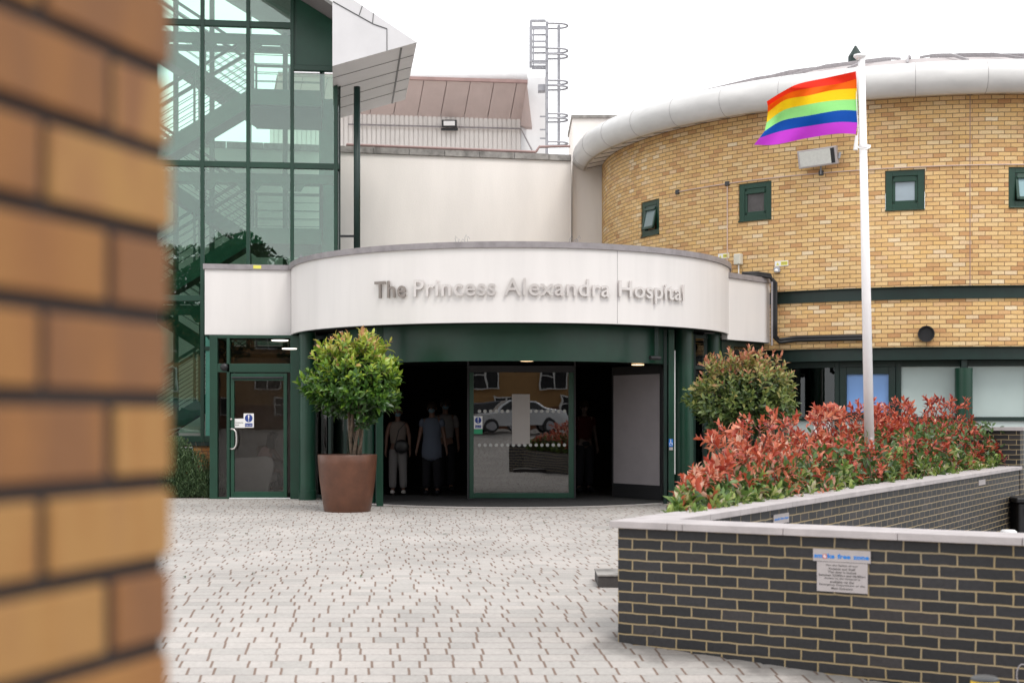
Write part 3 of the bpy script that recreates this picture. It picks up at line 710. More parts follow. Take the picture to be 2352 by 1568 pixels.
# rolled eaves
prof = [(DR - .02, 7.24), (DR + .38, 7.16), (DR + .40, 7.155)]
for k in range(0, 13):
    an = math.pi * (-.5 + k / 12 * 1.0); prof.append((DR + .38 + .30 * math.cos(an), 7.45 + .30 * math.sin(an)))
prof.append((DR + .2, 7.78))
so1 = MB().lathe(prof[:2], (DC.x, DC.y, 0), 150, R_(-150), R_(80)).build('eaves_soffit', M['soffit'], rb, smooth=True)
ea = MB().lathe(prof[1:], (DC.x, DC.y, 0), 150, R_(-150), R_(80)).build('rolled_eaves', M['gutter'], rb, smooth=True)
jn = MB()
for k in range(-32, 18):
    a = k * .0793 + .02; p0 = dp_(a, DR, 7.232); p1 = dp_(a, DR + .36, 7.155)
    if R_(-100) < a < R_(62): MB().beam(p0, p1, .014, .01).build('soffit_joint', M['dgrey'], rb)
jn = MB()
for k in range(-16, 9):
    a = k * .1586 + .05; pts = []
    for q in range(0, 13):
        an = math.pi * (-.5 + q / 12); pts.append(dp_(a, DR + .38 + .301 * math.cos(an), 7.45 + .301 * math.sin(an)))
    if R_(-100) < a < R_(62): MB().tube(pts, .0036, 4).build('eaves_joint', M['cap'], rb)
# shallow ribbed roof
MB().lathe([(DR + .25, 7.74), (5, 8.42), (2.5, 9.05), (.3, 9.55)], (DC.x, DC.y, 0), 80).build('roof', pmat('ribbed_roof', (.44, .39, .385), .6, var=.15), rb, smooth=True)
rs = MB()
for k in range(44):
    a = k * 2 * math.pi / 44; pts = [dp_(a, DR + .2, 7.80), dp_(a, 5.5, 8.35), dp_(a, 3.5, 8.86), dp_(a, 1.5, 9.32)]
    for i in range(3): rs.beam(pts[i], pts[i + 1], .035, .05)
rs.build('roof_rib', M['cap'], rb)
MB().lathe([(.02, .26), (.18, 0), (.18, -.3)], (xat(1965, 34), 34, zat(130, 34)), 14).build('roof_finial', M['green_dk'], rb)
# movement joint
a, Y = dhit(2228); mj = MB().beam(dp_(a, DR + .003, ZB2), dp_(a, DR + .003, ZBT), .012, .008).build('movement_joint', M['pink_trim'], rb)
# windows
gp = [pmat('teal_pane', (.20, .27, .28), .2), pmat('dim_pane', (.11, .10, .10), .2, var=.3, vscale=6), M['g_pane'], pmat('pale_teal_pane', (.26, .40, .43), .2)]
for i, (a, h) in enumerate(wins):
    c = dp_(a, DR - .06, 0); tx = Vector((math.cos(a), math.sin(a), 0)); ty = Vector((math.sin(a), -math.cos(a), 0))
    WMt = Matrix(((tx.x, ty.x, 0, c.x), (tx.y, ty.y, 0, c.y), (0, 0, 1, 0), (0, 0, 0, 1)))
    fm = MB(); z0, z1 = WZ0 + .003, WZ1 - .003; h -= .012
    for (x0, x1, q0, q1) in ((-h, -h + .115, z0, z1), (h - .115, h, z0, z1), (-h + .115, h - .115, z0, z0 + .13), (-h + .115, h - .115, z1 - .10, z1)):
        fm.box((x0, -.05, q0), (x1, .03, q1), WMt)
    fm.box((-h - .005, .0, z0 - .0), (h + .005, .085, z0 + .022), WMt)
    w_ = fm.build('window', M['green'], rb, bevel=.005)
    tilt = .10 if i in (0, 3) else 0
    Mt = WMt @ Matrix.Translation((0, 0, z1 - .105)) @ Matrix.Rotation(tilt * 2.2, 4, 'X')
    H = z1 - z0 - .235; s = MB(); k = h - .118
    for (x0, x1, q0, q1) in ((-k, -k + .05, -H, 0), (k - .05, k, -H, 0), (-k, k, -H, -H + .055), (-k, k, -.06, 0)): s.box((x0, -.02, q0), (x1, .02, q1), Mt)
    s.box((-k + .02, .0, -.10), (k - .02, .05, -.05), Mt)
    sa = s.build('sash', M['green'], w_, bevel=.004)
    MB().box((-k + .045, -.004, -H + .05), (k - .045, .004, -.055), Mt).build('pane', gp[i], w_)
    MB().box((-h, -.30, z0), (h, -.28, z1), WMt).build('blind', M['pale_panel'] if i in (2,) else M['stair_dk'], w_)
# ground floor: glazed facets behind round columns
gz = [(1772, 'post'), (1805, 'g_win'), (1925, 'sash'), (2066, 'g_frost'), (2216, 'g_frost'), (2366, 'g_frost'), (2520, 'g_frost')]
RG = DR - .32
def facet(x0, x1, zb, zt, mat, name, parent, y0=-.01, y1=.01, inset=0):
    a0, _ = dhit(x0, RG); a1, _ = dhit(x1, RG); p0, p1 = dp_(a0, RG), dp_(a1, RG); dd = (p1 - p0); L = dd.length; dd.normalize(); nn = Vector((dd.y, -dd.x, 0))
    Mx_ = Matrix(((dd.x, nn.x, 0, p0.x), (dd.y, nn.y, 0, p0.y), (0, 0, 1, 0), (0, 0, 0, 1)))
    mb = MB(); mb.box((inset, y0, zb), (L - inset, y1, zt), Mx_); return mb.build(name, mat, parent), Mx_, L
edges = [1790, 1924, 2064, 2216, 2362, 2520]
glz = ['g_win', 'g_blue', 'g_frost', 'g_frost', 'g_frost']
for i in range(5):
    x0, x1 = edges[i], edges[i + 1]
    _, Mx_, L = facet(x0, x1, 0, .01, M['green_dk'], 'floor_track', rb)
    fm = MB()
    for (a_, b_, q0, q1) in ((-.045, .045, 0, 2.5), (L - .045, L + .045, 0, 2.5), (.045, L - .045, 2.39, 2.5), (.045, L - .045, 1.40, 1.475), (.045, L - .045, 0, .22)):
        fm.box((a_, -.06, q0), (b_, .05, q1), Mx_)
    if i == 1:
        for (a_, b_, q0, q1) in ((.05, .17, 1.475, 2.39), (L - .17, L - .05, 1.475, 2.39), (.17, L - .17, 2.26, 2.39), (.17, L - .17, 1.475, 1.56)): fm.box((a_, -.02, q0), (b_, .07, q1), Mx_)
    w_ = fm.build('ground_window', M['green_dk'], rb, bevel=.005)
    MB().box((.045, -.01, 1.475), (L - .045, .0, 2.39), Mx_).build('pane', M[glz[i]], w_)
    MB().box((.045, -.01, .22), (L - .045, .01, 1.40), Mx_).build('infill_panel', M['pale_panel'], w_)
    if i == 0:
        MB().box((.40, -.5, 1.48), (.95, -.15, 1.62), Mx_).build('sill_box', M['cap'], w_)
for xc in (1787, 2215, 2372 + 150):
    a, Y = dhit(xc, DR - .03); c = dp_(a, DR - .1)
    MB().lathe([(.155, 0), (.155, 2.35)], (c.x, c.y, 0), 20).build('column', M['green'], rb, smooth=True)
    MB().box((c.x - .05, c.y - .03, 2.35), (c.x + .05, c.y + .03, 2.5)).build('column_head', M['green_dk'], rb)
MB().lathe([(RG - 1.1, 0), (RG - 1.1, 2.49)], (DC.x, DC.y, 0), 80).build('inner_wall', M['dark'], rb)
MB().lathe([(0.01, 2.499), (DR + .02, 2.499)], (DC.x, DC.y, 0), 60).build('floor_slab', M['dark'], rb)

# fittings on the brick
def on_brick(xd, y, off=0):
    a, Y = dhit(xd, DR + off); return dp_(a, DR + off, zat(y, Y)), a
def brick_frame(xd, y, off=0):
    p, a = on_brick(xd, y, off); tx = Vector((math.cos(a), math.sin(a), 0)); ty = Vector((math.sin(a), -math.cos(a), 0))
    return Matrix(((tx.x, ty.x, 0, p.x), (tx.y, ty.y, 0, p.y), (0, 0, 1, p.z), (0, 0, 0, 1))), p, a, tx, ty
Fm, p, a, tx, ty = brick_frame(1887, 366, 0)
fl = thing('floodlight', 'large silver floodlight on the tan brick wall, below the flag', 'floodlight', p, group='floodlights on the buildings')
Q = Fm @ Matrix.Translation((0, .22, 0)) @ Matrix.Rotation(R_(-12), 4, 'X') @ Matrix.Rotation(R_(-3), 4, 'Y')
MB().box((-.365, -.07, -.165), (.365, .06, .165), Q).build('housing', M['plate'], fl, bevel=.012)
MB().box((-.325, .06, -.135), (.255, .068, .135), Q).build('lens', pmat('ribbed_lens', (.62, .62, .58), .3, var=.1, vscale=20), fl)
MB().box((.255, .06, -.135), (.325, .068, .135), Q).build('lens_gap', M['black'], fl)
b_ = MB().beam(Fm @ Vector((0, 0, -.1)), Fm @ Vector((0, .2, -.02)), .05); b_.beam(Fm @ Vector((.40, .2, .06)), Fm @ Vector((.38, .2, -.05)), .04); b_.tube([Fm @ Vector((0, .05, -.1)), Fm @ Vector((0, .04, -.28))], .015, 8)
b_.build('bracket', M['galv'], fl)
zc = 5.97
cd = thing('conduit', 'thin pinkish conduit running round the brick wall above the windows', 'conduit', on_brick(1887, 397)[0])
a0, _ = dhit(1560); mb = MB(); pts = [dp_(a0 + (R_(30) - a0) * k / 50, DR + .02, zc) for k in range(51)]
mb.tube(pts, .011, 6); a1, Y1 = dhit(1672); mb.tube([dp_(a1, DR + .02, zc), dp_(a1, DR + .02, 4.1)], .011, 6); mb.build('pipe', M['copper'], cd)
for xd in (1558, 1672, 1887):
    a, _ = dhit(xd); q = MB(); Fq, *_x = brick_frame(xd, 400, 0); Fq = Matrix.Translation((0, 0, zc - Fq.translation.z)) @ Fq
    q.box((-.045, 0, -.045), (.045, .05, .045), Fq).build('junction_box', M['dgrey'], cd, bevel=.012)
vt = thing('vent_pipe', 'round black vent opening in the brick above the ground floor windows', 'vent', on_brick(2127, 767)[0])
Fm, p, a, tx, ty = brick_frame(2127, 767, 0)
ro_ = Fm @ Matrix.Rotation(R_(90), 4, 'X')
v = MB(); pts = [(.145, .0), (.145, .10), (.13, .10), (.13, .02), (.001, .02)]
for i in range(1): v.lathe([(r, -z) for r, z in pts], (0, 0, 0), 28, M=ro_)
v.build('duct', M['black'], vt)
for nm, xd, y, wv, hv in (('first', 1662, 588, .26, .10), ('second', 1795, 605, .27, .10)):
    Fm, p, a, tx, ty = brick_frame(xd, y, .012)
    t_ = thing('warning_sign', 'small yellow and white warning label on brick, ' + ('just above the canopy edge' if nm == 'first' else 'beside the grey motion sensor'), 'sign', p, group='warning labels on the brick wall')
    MB().box((-wv / 2, -.004, -hv / 2), (wv / 2, .004, hv / 2), Fm).build('plate', M['white'], t_)
    MB().box((-.01, .004, -hv / 2 + .015), (wv / 2 - .01, .006, hv / 2 - .015), Fm).build('yellow_field', M['yellow_lb'], t_)
    tri = MB(); tri.prism([(-.105, -.03), (-.045, -.03), (-.075, .028)], .004, .006, lambda x, z, h: Fm @ Vector((x, h, z))); tri.build('triangle', M['yellow_lb'], t_)
    text('WARNING', .10, .022, Fm @ Vector((.003, .0062, -.01)), tx, (0, 0, 1), M['ink'], 'lettering', t_, thick=.001)
Fm, p, a, tx, ty = brick_frame(1701, 597, 0)
t_ = thing('alarm_box', 'beige alarm box on a short white stem above the canopy wing', 'alarm', p)
MB().box((-.075, .02, -.10), (.075, .14, .11), Fm).build('housing', M['beige_box'], t_, bevel=.02)
MB().tube([Fm @ Vector((.01, .08, -.1)), Fm @ Vector((.01, .08, -.36))], .012, 8).build('stem', M['white'], t_)
MB().box((-.09, .02, -.46), (.09, .16, -.36), Fm).build('base', M['black'], t_, bevel=.01)
Fm, p, a, tx, ty = brick_frame(1787, 620, 0)
t_ = thing('motion_sensor', 'small grey motion sensor on brick beside the black pipes', 'sensor', p)
MB().box((-.055, 0, -.05), (.055, .08, .05), Fm).build('body', M['grey_pir'], t_, bevel=.02)
MB().ell((0, .07, -.02), (.04, .04, .035), M=Fm).build('lens', M['white'], t_, smooth=True)

# ================================================================== ENTRANCE CANOPY
KC = Vector((-.03, 26.05, 0)); KR = 4.03; KZ0, KZ1, KZ2 = 2.955, 4.13, 4.225
can = thing('entrance_canopy', 'curved off-white canopy with raised metal letters over the hospital entrance', 'canopy', (KC.x, KC.y, 0))
def kp(a, R, z=0): return Vector((KC.x + R * math.sin(a), KC.y - R * math.cos(a), z))
kc = (KC.x, KC.y, 0); HA = R_(100)
def karc(prof, name, mat, a0=-HA, a1=HA, n=96, smooth=True, parent=None):
    o = MB().lathe(prof, kc, n, a0, a1).build(name, mat, parent or can); return smooth_angle(o) if smooth else o
karc([(KR - .08, KZ0), (KR, KZ0), (KR, KZ1), (KR - .08, KZ1)], 'fascia', M['fascia'])
karc([(KR - .3, KZ1 + .001), (KR + .035, KZ1 + .001), (KR + .035, KZ2), (KR - .3, KZ2)], 'coping', M['cap'])
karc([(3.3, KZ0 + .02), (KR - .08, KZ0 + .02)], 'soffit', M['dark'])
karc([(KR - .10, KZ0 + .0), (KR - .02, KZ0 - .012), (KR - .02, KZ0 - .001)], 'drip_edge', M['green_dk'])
karc([(0.01, KZ1 - .06), (KR - .08, KZ1 - .06)], 'roof_deck', M['concrete'], a0=-math.pi, a1=math.pi)
sj = MB()
for xd in (1418, 667):
    m = (xd - CX) / F; aa = 1 + m * m; bb = -2 * (m * KC.x + KC.y); cc = KC.x ** 2 + KC.y ** 2 - KR ** 2
    Y = (-bb - math.sqrt(max(0, bb * bb - 4 * aa * cc))) / (2 * aa); a = math.atan2(m * Y - KC.x, KC.y - Y)
    sj.beam(kp(a, KR + .001, KZ0 + .01), kp(a, KR + .001, KZ1 - .005), .006, .004)
sj.build('panel_joint', M['cap'], can)
# ring beam over the door
karc([(3.22, 2.38), (3.32, 2.38), (3.32, KZ0 + .02), (3.22, KZ0 + .02)], 'ring_beam', M['green_mid'], a0=R_(-62), a1=R_(62))
# wings
def wing(name, p0, p1, z0, z1, z2, th=.12, depth=1.2):
    p0 = Vector(p0); p1 = Vector(p1); dd = (p1 - p0); L = dd.length; dd.normalize(); nn = Vector((-dd.y, dd.x, 0))
    Mx_ = Matrix(((dd.x, nn.x, 0, p0.x), (dd.y, nn.y, 0, p0.y), (0, 0, 1, 0), (0, 0, 0, 1)))
    wv = MB().box((0, 0, z0), (L, th, z1), Mx_); wv.box((0, th + .001, z0), (th, depth, z1), Mx_) if name == 'left' else None
    o = wv.build('wing_fascia', M['fascia'], can)
    MB().box((-.03, -.035, z1 + .002), (L, .3, z2), Mx_).build('wing_coping', M['cap'], can)
    MB().box((.0, .02, z0 - .015), (L, depth, z0 - .002), Mx_).build('wing_soffit', M['green_dk'], can)
    MB().box((.05, .1, z1 - .1), (L, depth, z1 - .06), Mx_).build('wing_roof', M['concrete'], can)
    return Mx_, L
LW, LL = wing('left', (-5.53, 25.2, 0), (-3.95, 25.46, 0), 2.955, 4.13, 4.225, depth=1.5)
RWp0 = Vector((3.86, 25.09, 0)); RWp1 = Vector((xat(1768, 26.2), 26.2, 0))
RW, RL = wing('right', RWp0, RWp1, 2.86, 3.965, 4.06, depth=.9)
t_ = thing('label_sticker', 'tiny yellow sticker on the grey coping of the left canopy wing', 'sticker', at(580, 612, 25.2))
MB().box((.86, -.042, 4.15), (1.0, -.036, 4.21), LW).build('sticker', M['yellow_lb'], t_)
# lettering bent round the fascia
def khit(xd, R):
    m = (xd - CX) / F; aa = 1 + m * m; bb = -2 * (m * KC.x + KC.y); cc = KC.x ** 2 + KC.y ** 2 - R ** 2
    Y = (-bb - math.sqrt(bb * bb - 4 * aa * cc)) / (2 * aa); return math.atan2(m * Y - KC.x, KC.y - Y)
RLt = KR + .05
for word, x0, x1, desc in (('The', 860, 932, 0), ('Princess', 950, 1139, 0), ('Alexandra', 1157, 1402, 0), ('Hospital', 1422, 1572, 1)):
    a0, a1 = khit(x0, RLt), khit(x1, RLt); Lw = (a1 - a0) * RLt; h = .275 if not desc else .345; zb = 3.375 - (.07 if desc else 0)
    text(word, Lw, h, None, None, None, M['steel_refl_dk'] if word == 'The' else M['steel'], 'lettering', can, bold=.010,
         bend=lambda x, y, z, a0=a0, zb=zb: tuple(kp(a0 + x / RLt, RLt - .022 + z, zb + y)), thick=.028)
# soffit lights
for (xd, y, z, mt) in ((1629, 765, KZ0 + .012, 'lamp_c'), (1095 - 220, 757, KZ0 + .012, 'dgrey')):
    Y = (z - EYE) * F / (HY - y); X = xat(xd, Y); MB().lathe([(.001, -.004), (.09, -.004), (.10, 0)], (X, Y, z), 20).build('soffit_light', M['frost'], can)
# little wires on the roof edge
for xd, n in ((692, 6), (1065, 5), (1320, 4)):
    a = khit(xd, KR - .1); mb = MB()
    for k in range(n):
        p = kp(a + (k - n / 2) * .012, KR - .08, KZ2); h = .05 + .09 * rng.random(); q = Vector((rng.normal(0, .02), rng.normal(0, .02), h))
        mb.tube([p, p + q * .6, p + q + Vector((.02, 0, 0)), p + q * .8 + Vector((.04, 0, -.02))], .003, 4)
    t_ = thing('bird_spikes', 'little tuft of bird wires on the canopy coping, ' + {692: 'at its left end', 1065: 'above the word Princess', 1320: 'above the word Alexandra'}[xd], 'bird spikes', kp(a, KR - .08, KZ2), group='bird spikes on the canopy')
    mb.build('wires', M['galv'], t_)
# canopy columns
def column(x, y, r, z1, name='column', parent=can, mat='green', base=True):
    MB().lathe([(r + .015, 0), (r + .015, .16), (r, .17), (r, z1)] if base else [(r, 0), (r, z1)], (x, y, 0), 22).build(name, M[mat], parent, smooth=False)
for (xd, Y, r) in ((706, 24.9, .145), (841, 23.95, .145), (1571, 24.2, .165), (1637, 25.2, .14)):
    c = MB().lathe([(r + .012, 0), (r + .012, .17), (r, .172), (r, 2.97)], (xat(xd, Y), Y, 0), 28).build('column', M['green'], can); smooth_angle(c)
# posts of the door drum
for (x0, x1, Y, mt) in ((865, 880, 23.1, 'green'), (1524, 1532, 23.8, 'green_dk'), (1535, 1548, 23.75, 'green')):
    MB().box((xat(x0, Y), Y - .05, 0), (xat(x1, Y), Y + .05, KZ0)).build('door_post', M[mt], can, bevel=.006)
MB().box((xat(1548.5, 23.8), 23.78, .5), (xat(1551, 23.8), 23.8, 2.6)).build('edge_strip', M['white'], can)
t_ = thing('access_sign', 'small blue wheelchair access sign on the green post right of the door', 'sign', at(1541, 1017, 23.69))
p = at(1541, 1017, 23.69); MB().box((p.x - .035, 23.685, p.z - .06), (p.x + .035, 23.692, p.z + .07)).build('plate', pmat('access_blue', (.02, .16, .55), .4), t_)
q = MB().tube([(p.x - .005, 23.682, p.z + .045), (p.x - .003, 23.682, p.z + .005), (p.x + .018, 23.682, p.z), (p.x + .022, 23.682, p.z - .035)], .005, 5)
q.tube([(p.x - .008 + .02 * math.cos(k * .5), 23.682, p.z - .018 + .02 * math.sin(k * .5)) for k in range(2, 12)], .0035, 5); q.ell((p.x - .006, 23.682, p.z + .056), (.008, .004, .008), 8, 6)
q.build('wheelchair_symbol', M['white'], t_)
MB().box((p.x - .03, 23.685, p.z - .12), (p.x + .035, 23.692, p.z - .07)).build('push_plate', M['plate'], t_)
tt = thing('metal_totem', 'slim dark grey metal panel standing between the green columns', 'panel', (xat(1608, 25.4), 25.4, 0))
MB().box((xat(1597, 25.4), 25.38, 0), (xat(1619, 25.4), 25.5, 2.75)).build('panel_board', M['dgrey'], tt, bevel=.01)
ca = thing('security_camera', 'dark security camera bracket under the canopy, right of the ring beam', 'camera', at(1508, 820, 23.2))
p = at(1508, 822, 23.2); q = MB().box((p.x - .03, 23.2, p.z), (p.x + .03, 23.26, KZ0)); q.build('bracket', M['green_dk'], ca); MB().tube([(p.x - .12, 23.1, p.z), (p.x + .06, 23.24, p.z)], .035, 10).build('housing', M['black'], ca)

# black insulated pipes at right of the canopy
pi = thing('pipe_bundle', 'black lagged pipes bending round the right canopy wing and along the brick', 'pipes', on_brick(1778, 700)[0])
e_ = RW @ Vector((RL, 0, 0))
for k, dx in enumerate((0, .05)):
    pts = [on_brick(1712, 625 + 4 * k, .08)[0], on_brick(1765, 627 + 5 * k, .08)[0]]
    pts = [at(1706, 628 + 5 * k, 25.75), at(1740, 627 + 5 * k, 25.9), at(1768, 631 + 5 * k, 26.02), Vector((e_.x + .035 + dx, 26.05, zat(650, 26.1)))]
    x = e_.x + .035 + dx
    pts += [Vector((x, 26.05, zat(yy, 26.1))) for yy in (690, 740, 772)] + [on_brick(1790, 786 - 6 * k, .05)[0]] + [on_brick(xx, 782 - 6 * k - (xx - 1790) * .022, .05)[0] for xx in (1830, 1880, 1930, 1970, 2003)]
    MB().tube(pts, .034, 10).build('lagged_pipe', M['cable'], pi, smooth=True)
tr = MB().beam((e_.x + .005, 26.02, 2.8), (e_.x + .005, 26.02, 3.98), .03, .05)
tr.build('cable_tray', M['cap'], pi)

# ================================================================== DOORS AND LOBBY
lob = thing('lobby', 'dark entrance lobby interior behind the doors', 'building interior', (0, 28, 0))
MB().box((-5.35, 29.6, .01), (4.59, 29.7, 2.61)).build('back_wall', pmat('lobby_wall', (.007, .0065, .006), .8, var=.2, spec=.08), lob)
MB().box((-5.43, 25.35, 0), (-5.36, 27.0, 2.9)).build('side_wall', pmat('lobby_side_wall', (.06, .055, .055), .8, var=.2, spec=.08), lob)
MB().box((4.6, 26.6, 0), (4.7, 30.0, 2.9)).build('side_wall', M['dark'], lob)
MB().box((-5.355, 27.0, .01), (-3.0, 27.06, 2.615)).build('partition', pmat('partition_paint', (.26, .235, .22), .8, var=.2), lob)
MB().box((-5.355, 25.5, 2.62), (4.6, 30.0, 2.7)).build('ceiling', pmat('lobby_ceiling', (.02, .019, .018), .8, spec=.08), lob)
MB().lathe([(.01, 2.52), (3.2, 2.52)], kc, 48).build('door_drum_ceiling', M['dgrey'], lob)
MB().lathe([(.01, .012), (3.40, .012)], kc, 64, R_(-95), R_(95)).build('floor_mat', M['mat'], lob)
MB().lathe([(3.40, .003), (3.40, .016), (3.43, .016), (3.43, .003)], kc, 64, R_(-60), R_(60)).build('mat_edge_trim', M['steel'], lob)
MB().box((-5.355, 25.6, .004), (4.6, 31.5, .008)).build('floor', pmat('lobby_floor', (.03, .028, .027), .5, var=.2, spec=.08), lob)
for (xd, y, mt, hz) in ((1210, 828, 'lamp_w', 2.5), (1465, 837, 'lamp_w', 2.5), (1410, 847, 'lamp_w', 2.5), (643, 781, 'lamp_c', 2.6), (665, 800, 'lamp_c', 2.6), (1010, 878, 'lamp_w', 2.6)):
    Y = (hz - EYE) * F / (HY - y) if y < 860 else 30; X = xat(xd, Y)
    MB().lathe([(.001, -.012), (.115, -.012), (.125, 0)], (X, Y, hz), 22).build('downlight', M[mt] if y < 870 else M['frost'], lob)
# left glazed door set
gd = thing('glazed_door', 'green framed glass door with a pull handle under the left canopy wing', 'door', (xat(590, 25.25), 25.25, 0))
DY = 25.25
def gx(x): return xat(x, DY)
def gz_(y): return max(0, zat(y, DY))
q = MB()
for (x0, x1, y0, y1) in ((483, 501, 770, 1150), (522, 529, 777, 1150), (668, 689, 770, 1150), (501, 668, 770, 777), (501, 668, 835, 855), (501, 522, 1141, 1150)):
    q.box((gx(x0), DY - .06, gz_(y1)), (gx(x1), DY + .08, gz_(y0)))
q.build('frame', M['green'], gd, bevel=.006)
q = MB()
for (x0, x1, y0, y1) in ((531, 539, 857.5, 1144), (652, 660, 857.5, 1144), (539, 652, 857.5, 874), (539, 652, 1128, 1144)): q.box((gx(x0), DY - .045, gz_(y1)), (gx(x1), DY + .02, gz_(y0)))
lf = q.build('door_leaf', M['green_mid'], gd, bevel=.005)
MB().box((gx(539), DY - .01, gz_(1128)), (gx(652), DY - .004, gz_(874))).build('pane', M['g_door'], lf)
MB().tube([(gx(534), DY - .075, gz_(867.5)), (gx(652), DY - .075, gz_(867.5))], .02, 10).build('door_closer', M['black'], lf)
hp = [(gx(531), DY - .05, gz_(985)), (gx(536), DY - .12, gz_(984.5)), (gx(541), DY - .13, gz_(986)), (gx(545), DY - .13, gz_(991)), (gx(546.5), DY - .13, gz_(1003)), (gx(546.5), DY - .13, gz_(1014)), (gx(545), DY - .13, gz_(1023)), (gx(541), DY - .13, gz_(1029)), (gx(536), DY - .12, gz_(1030.5)), (gx(531), DY - .05, gz_(1030))]
MB().tube(hp, .014, 10).build('handle', M['steel'], lf, smooth=True)
MB().lathe([(.001, -.02), (.016, -.02), (.018, 0)], (0, 0, 0), 12, M=Matrix.Translation((gx(532.5), DY - .046, gz_(962))) @ Matrix.Rotation(R_(-90), 4, 'X')).build('lock', M['steel'], lf)
for (x0, x1, y0, y1) in ((501, 522, 777, 835), (501, 522, 855, 1141), (529, 668, 777, 835)): MB().box((gx(x0), DY + .01, gz_(y1)), (gx(x1), DY + .016, gz_(y0))).build('side_pane', M['g_door'], gd)
MB().box((gx(529), DY - .09, .003), (gx(668), DY - .061, .022)).build('threshold', M['white_metal'], gd)
ss = thing('door_sensor', 'half round black sensor above the left glass door', 'sensor', (gx(516), DY - .06, gz_(846)))
MB().ell((gx(517), DY - .06, gz_(843)), (.075, .05, .07), 16, 8).build('dome', M['black'], ss, smooth=True)
def keep_clear(name, x0, x1, y0, y1, Y, label, extra=None):
    X0, X1, Z0, Z1 = xat(x0, Y), xat(x1, Y), zat(y1, Y), zat(y0, Y); w_ = X1 - X0; h_ = Z1 - Z0; cx = (X0 + X1) / 2
    t_ = thing('door_sign', label, 'sign', (cx, Y, Z0), group='keep clear signs on the glass')
    MB().box((X0, Y, Z0), (X1, Y + .003, Z1)).build('plate', M['white'], t_)
    r = w_ * .38; cz = Z1 - r * 1.25
    RX = Matrix.Translation((cx, Y - .001, cz)) @ Matrix.Rotation(R_(90), 4, 'X')
    MB().lathe([(.0005, .001), (r, .001), (r, -.001)], (0, 0, 0), 28, M=RX).build('disc', M['blue_sign'], t_)
    e = MB().prism([(-r * .18, r * .8), (r * .18, r * .8), (r * .08, -r * .25), (-r * .08, -r * .25)], -.004, -.002, lambda x, z, h: (cx + x, Y + h, cz + z)); e.ell((cx, Y - .003, cz - r * .6), (r * .15, .002, r * .15), 10, 6)
    e.build('exclamation_mark', M['white'], t_)
    MB().box((X0 + w_ * .13, Y - .003, Z0 + h_ * .07), (X1 - w_ * .13, Y - .0005, Z0 + h_ * .30)).build('text_field', M['blue_sign'], t_)
    text('Keep clear', w_ * .66, h_ * .11, (X0 + w_ * .17, Y - .004, Z0 + h_ * .12), (1, 0, 0), (0, 0, 1), M['white'], 'lettering', t_, thick=.0008)
    return t_
keep_clear('a', 559.5, 583, 949, 981.5, DY - .02, 'blue and white keep clear sign on the left glass door')
t_ = thing('door_notice', 'white automatic door notice stuck on the left glass door beside the handle', 'sign', (gx(550), DY - .018, gz_(982)))
MB().box((gx(539.5), DY - .018, gz_(982)), (gx(562), DY - .015, gz_(961))).build('plate', M['white'], t_)
text('Automatic\ndoor', .145, .07, (gx(541), DY - .0195, gz_(977)), (1, 0, 0), (0, 0, 1), M['ink'], 'lettering', t_, thick=.0008)

# revolving / sliding glass screen in the middle
SY = 24.9
sdr = thing('sliding_door', 'wide glass door panel with dotted manifestation in the middle of the entrance', 'door', (xat(1198, SY), SY, 0))
def sx_(x): return xat(x, SY)
def sz_(y): return zat(y, SY)
q = MB()
for (x0, x1, y0, y1) in ((1078, 1088, 855, 1143), (1306, 1318, 855, 1143), (1088, 1306, 1131, 1143)): q.box((sx_(x0), SY - .05, sz_(y1)), (sx_(x1), SY + .05, sz_(y0)))
q.build('frame', M['green_mid'], sdr, bevel=.005)
q = MB()
for (x0, x1, y0, y1) in ((1073, 1077.5, 826, 1146), (1318.5, 1322, 826, 1146), (1078, 1318, 840, 854.5), (1073, 1322, 1143.5, 1148)): q.box((sx_(x0), SY - .06, max(.013, sz_(y1))), (sx_(x1), SY + .06, sz_(y0)))
q.build('track_frame', M['black'], sdr)
MB().box((sx_(1088), SY - .01, sz_(1131)), (sx_(1306), SY - .002, sz_(855))).build('pane', M['g_slide'], sdr)
dt = MB()
for y in (944, 1021.5):
    for k in range(16):
        x = 1101 + k * 13.05; dt.lathe([(.0005, 0), (.030, 0)], (0, 0, 0), 12, M=Matrix.Translation((sx_(x), SY - .013, sz_(y))) @ Matrix.Rotation(R_(90), 4, 'X'))
dt.build('manifestation_dot', pmat('etched_dot', (.42, .42, .40), .5), sdr)
ps = thing('paper_notice', 'tall blank pale notice on the middle glass door', 'notice', (sx_(1196), SY - .02, sz_(1019)))
MB().box((sx_(1176), SY - .02, sz_(1019)), (sx_(1217), SY - .016, sz_(905))).build('paper', pmat('notice_paper', (.36, .33, .31), .3, var=.06), ps)
keep_clear('b', 1088.5, 1108, 955.5, 984.5, SY - .022, 'blue and white keep clear sign on the middle glass door')
t_ = thing('green_sticker', 'plain green sticker just under the sign on the middle glass door', 'sticker', (sx_(1098), SY - .02, sz_(996)))
MB().box((sx_(1088.5), SY - .022, sz_(996)), (sx_(1108), SY - .019, sz_(985))).build('sticker', M['green_sign'], t_)
pv = Vector((sx_(1198), SY, 0)); RzM = Matrix.Rotation(R_(1.6), 4, 'Z')
for o in [o for o in list(C.objects) if o.parent is None and (o.name in ('sliding_door', 'paper_notice', 'green_sticker') or (o.name.startswith('door_sign') and o.location.y < 24.95))]:
    o.location = pv + RzM @ (o.location - pv); o.rotation_euler = (0, 0, R_(1.6))
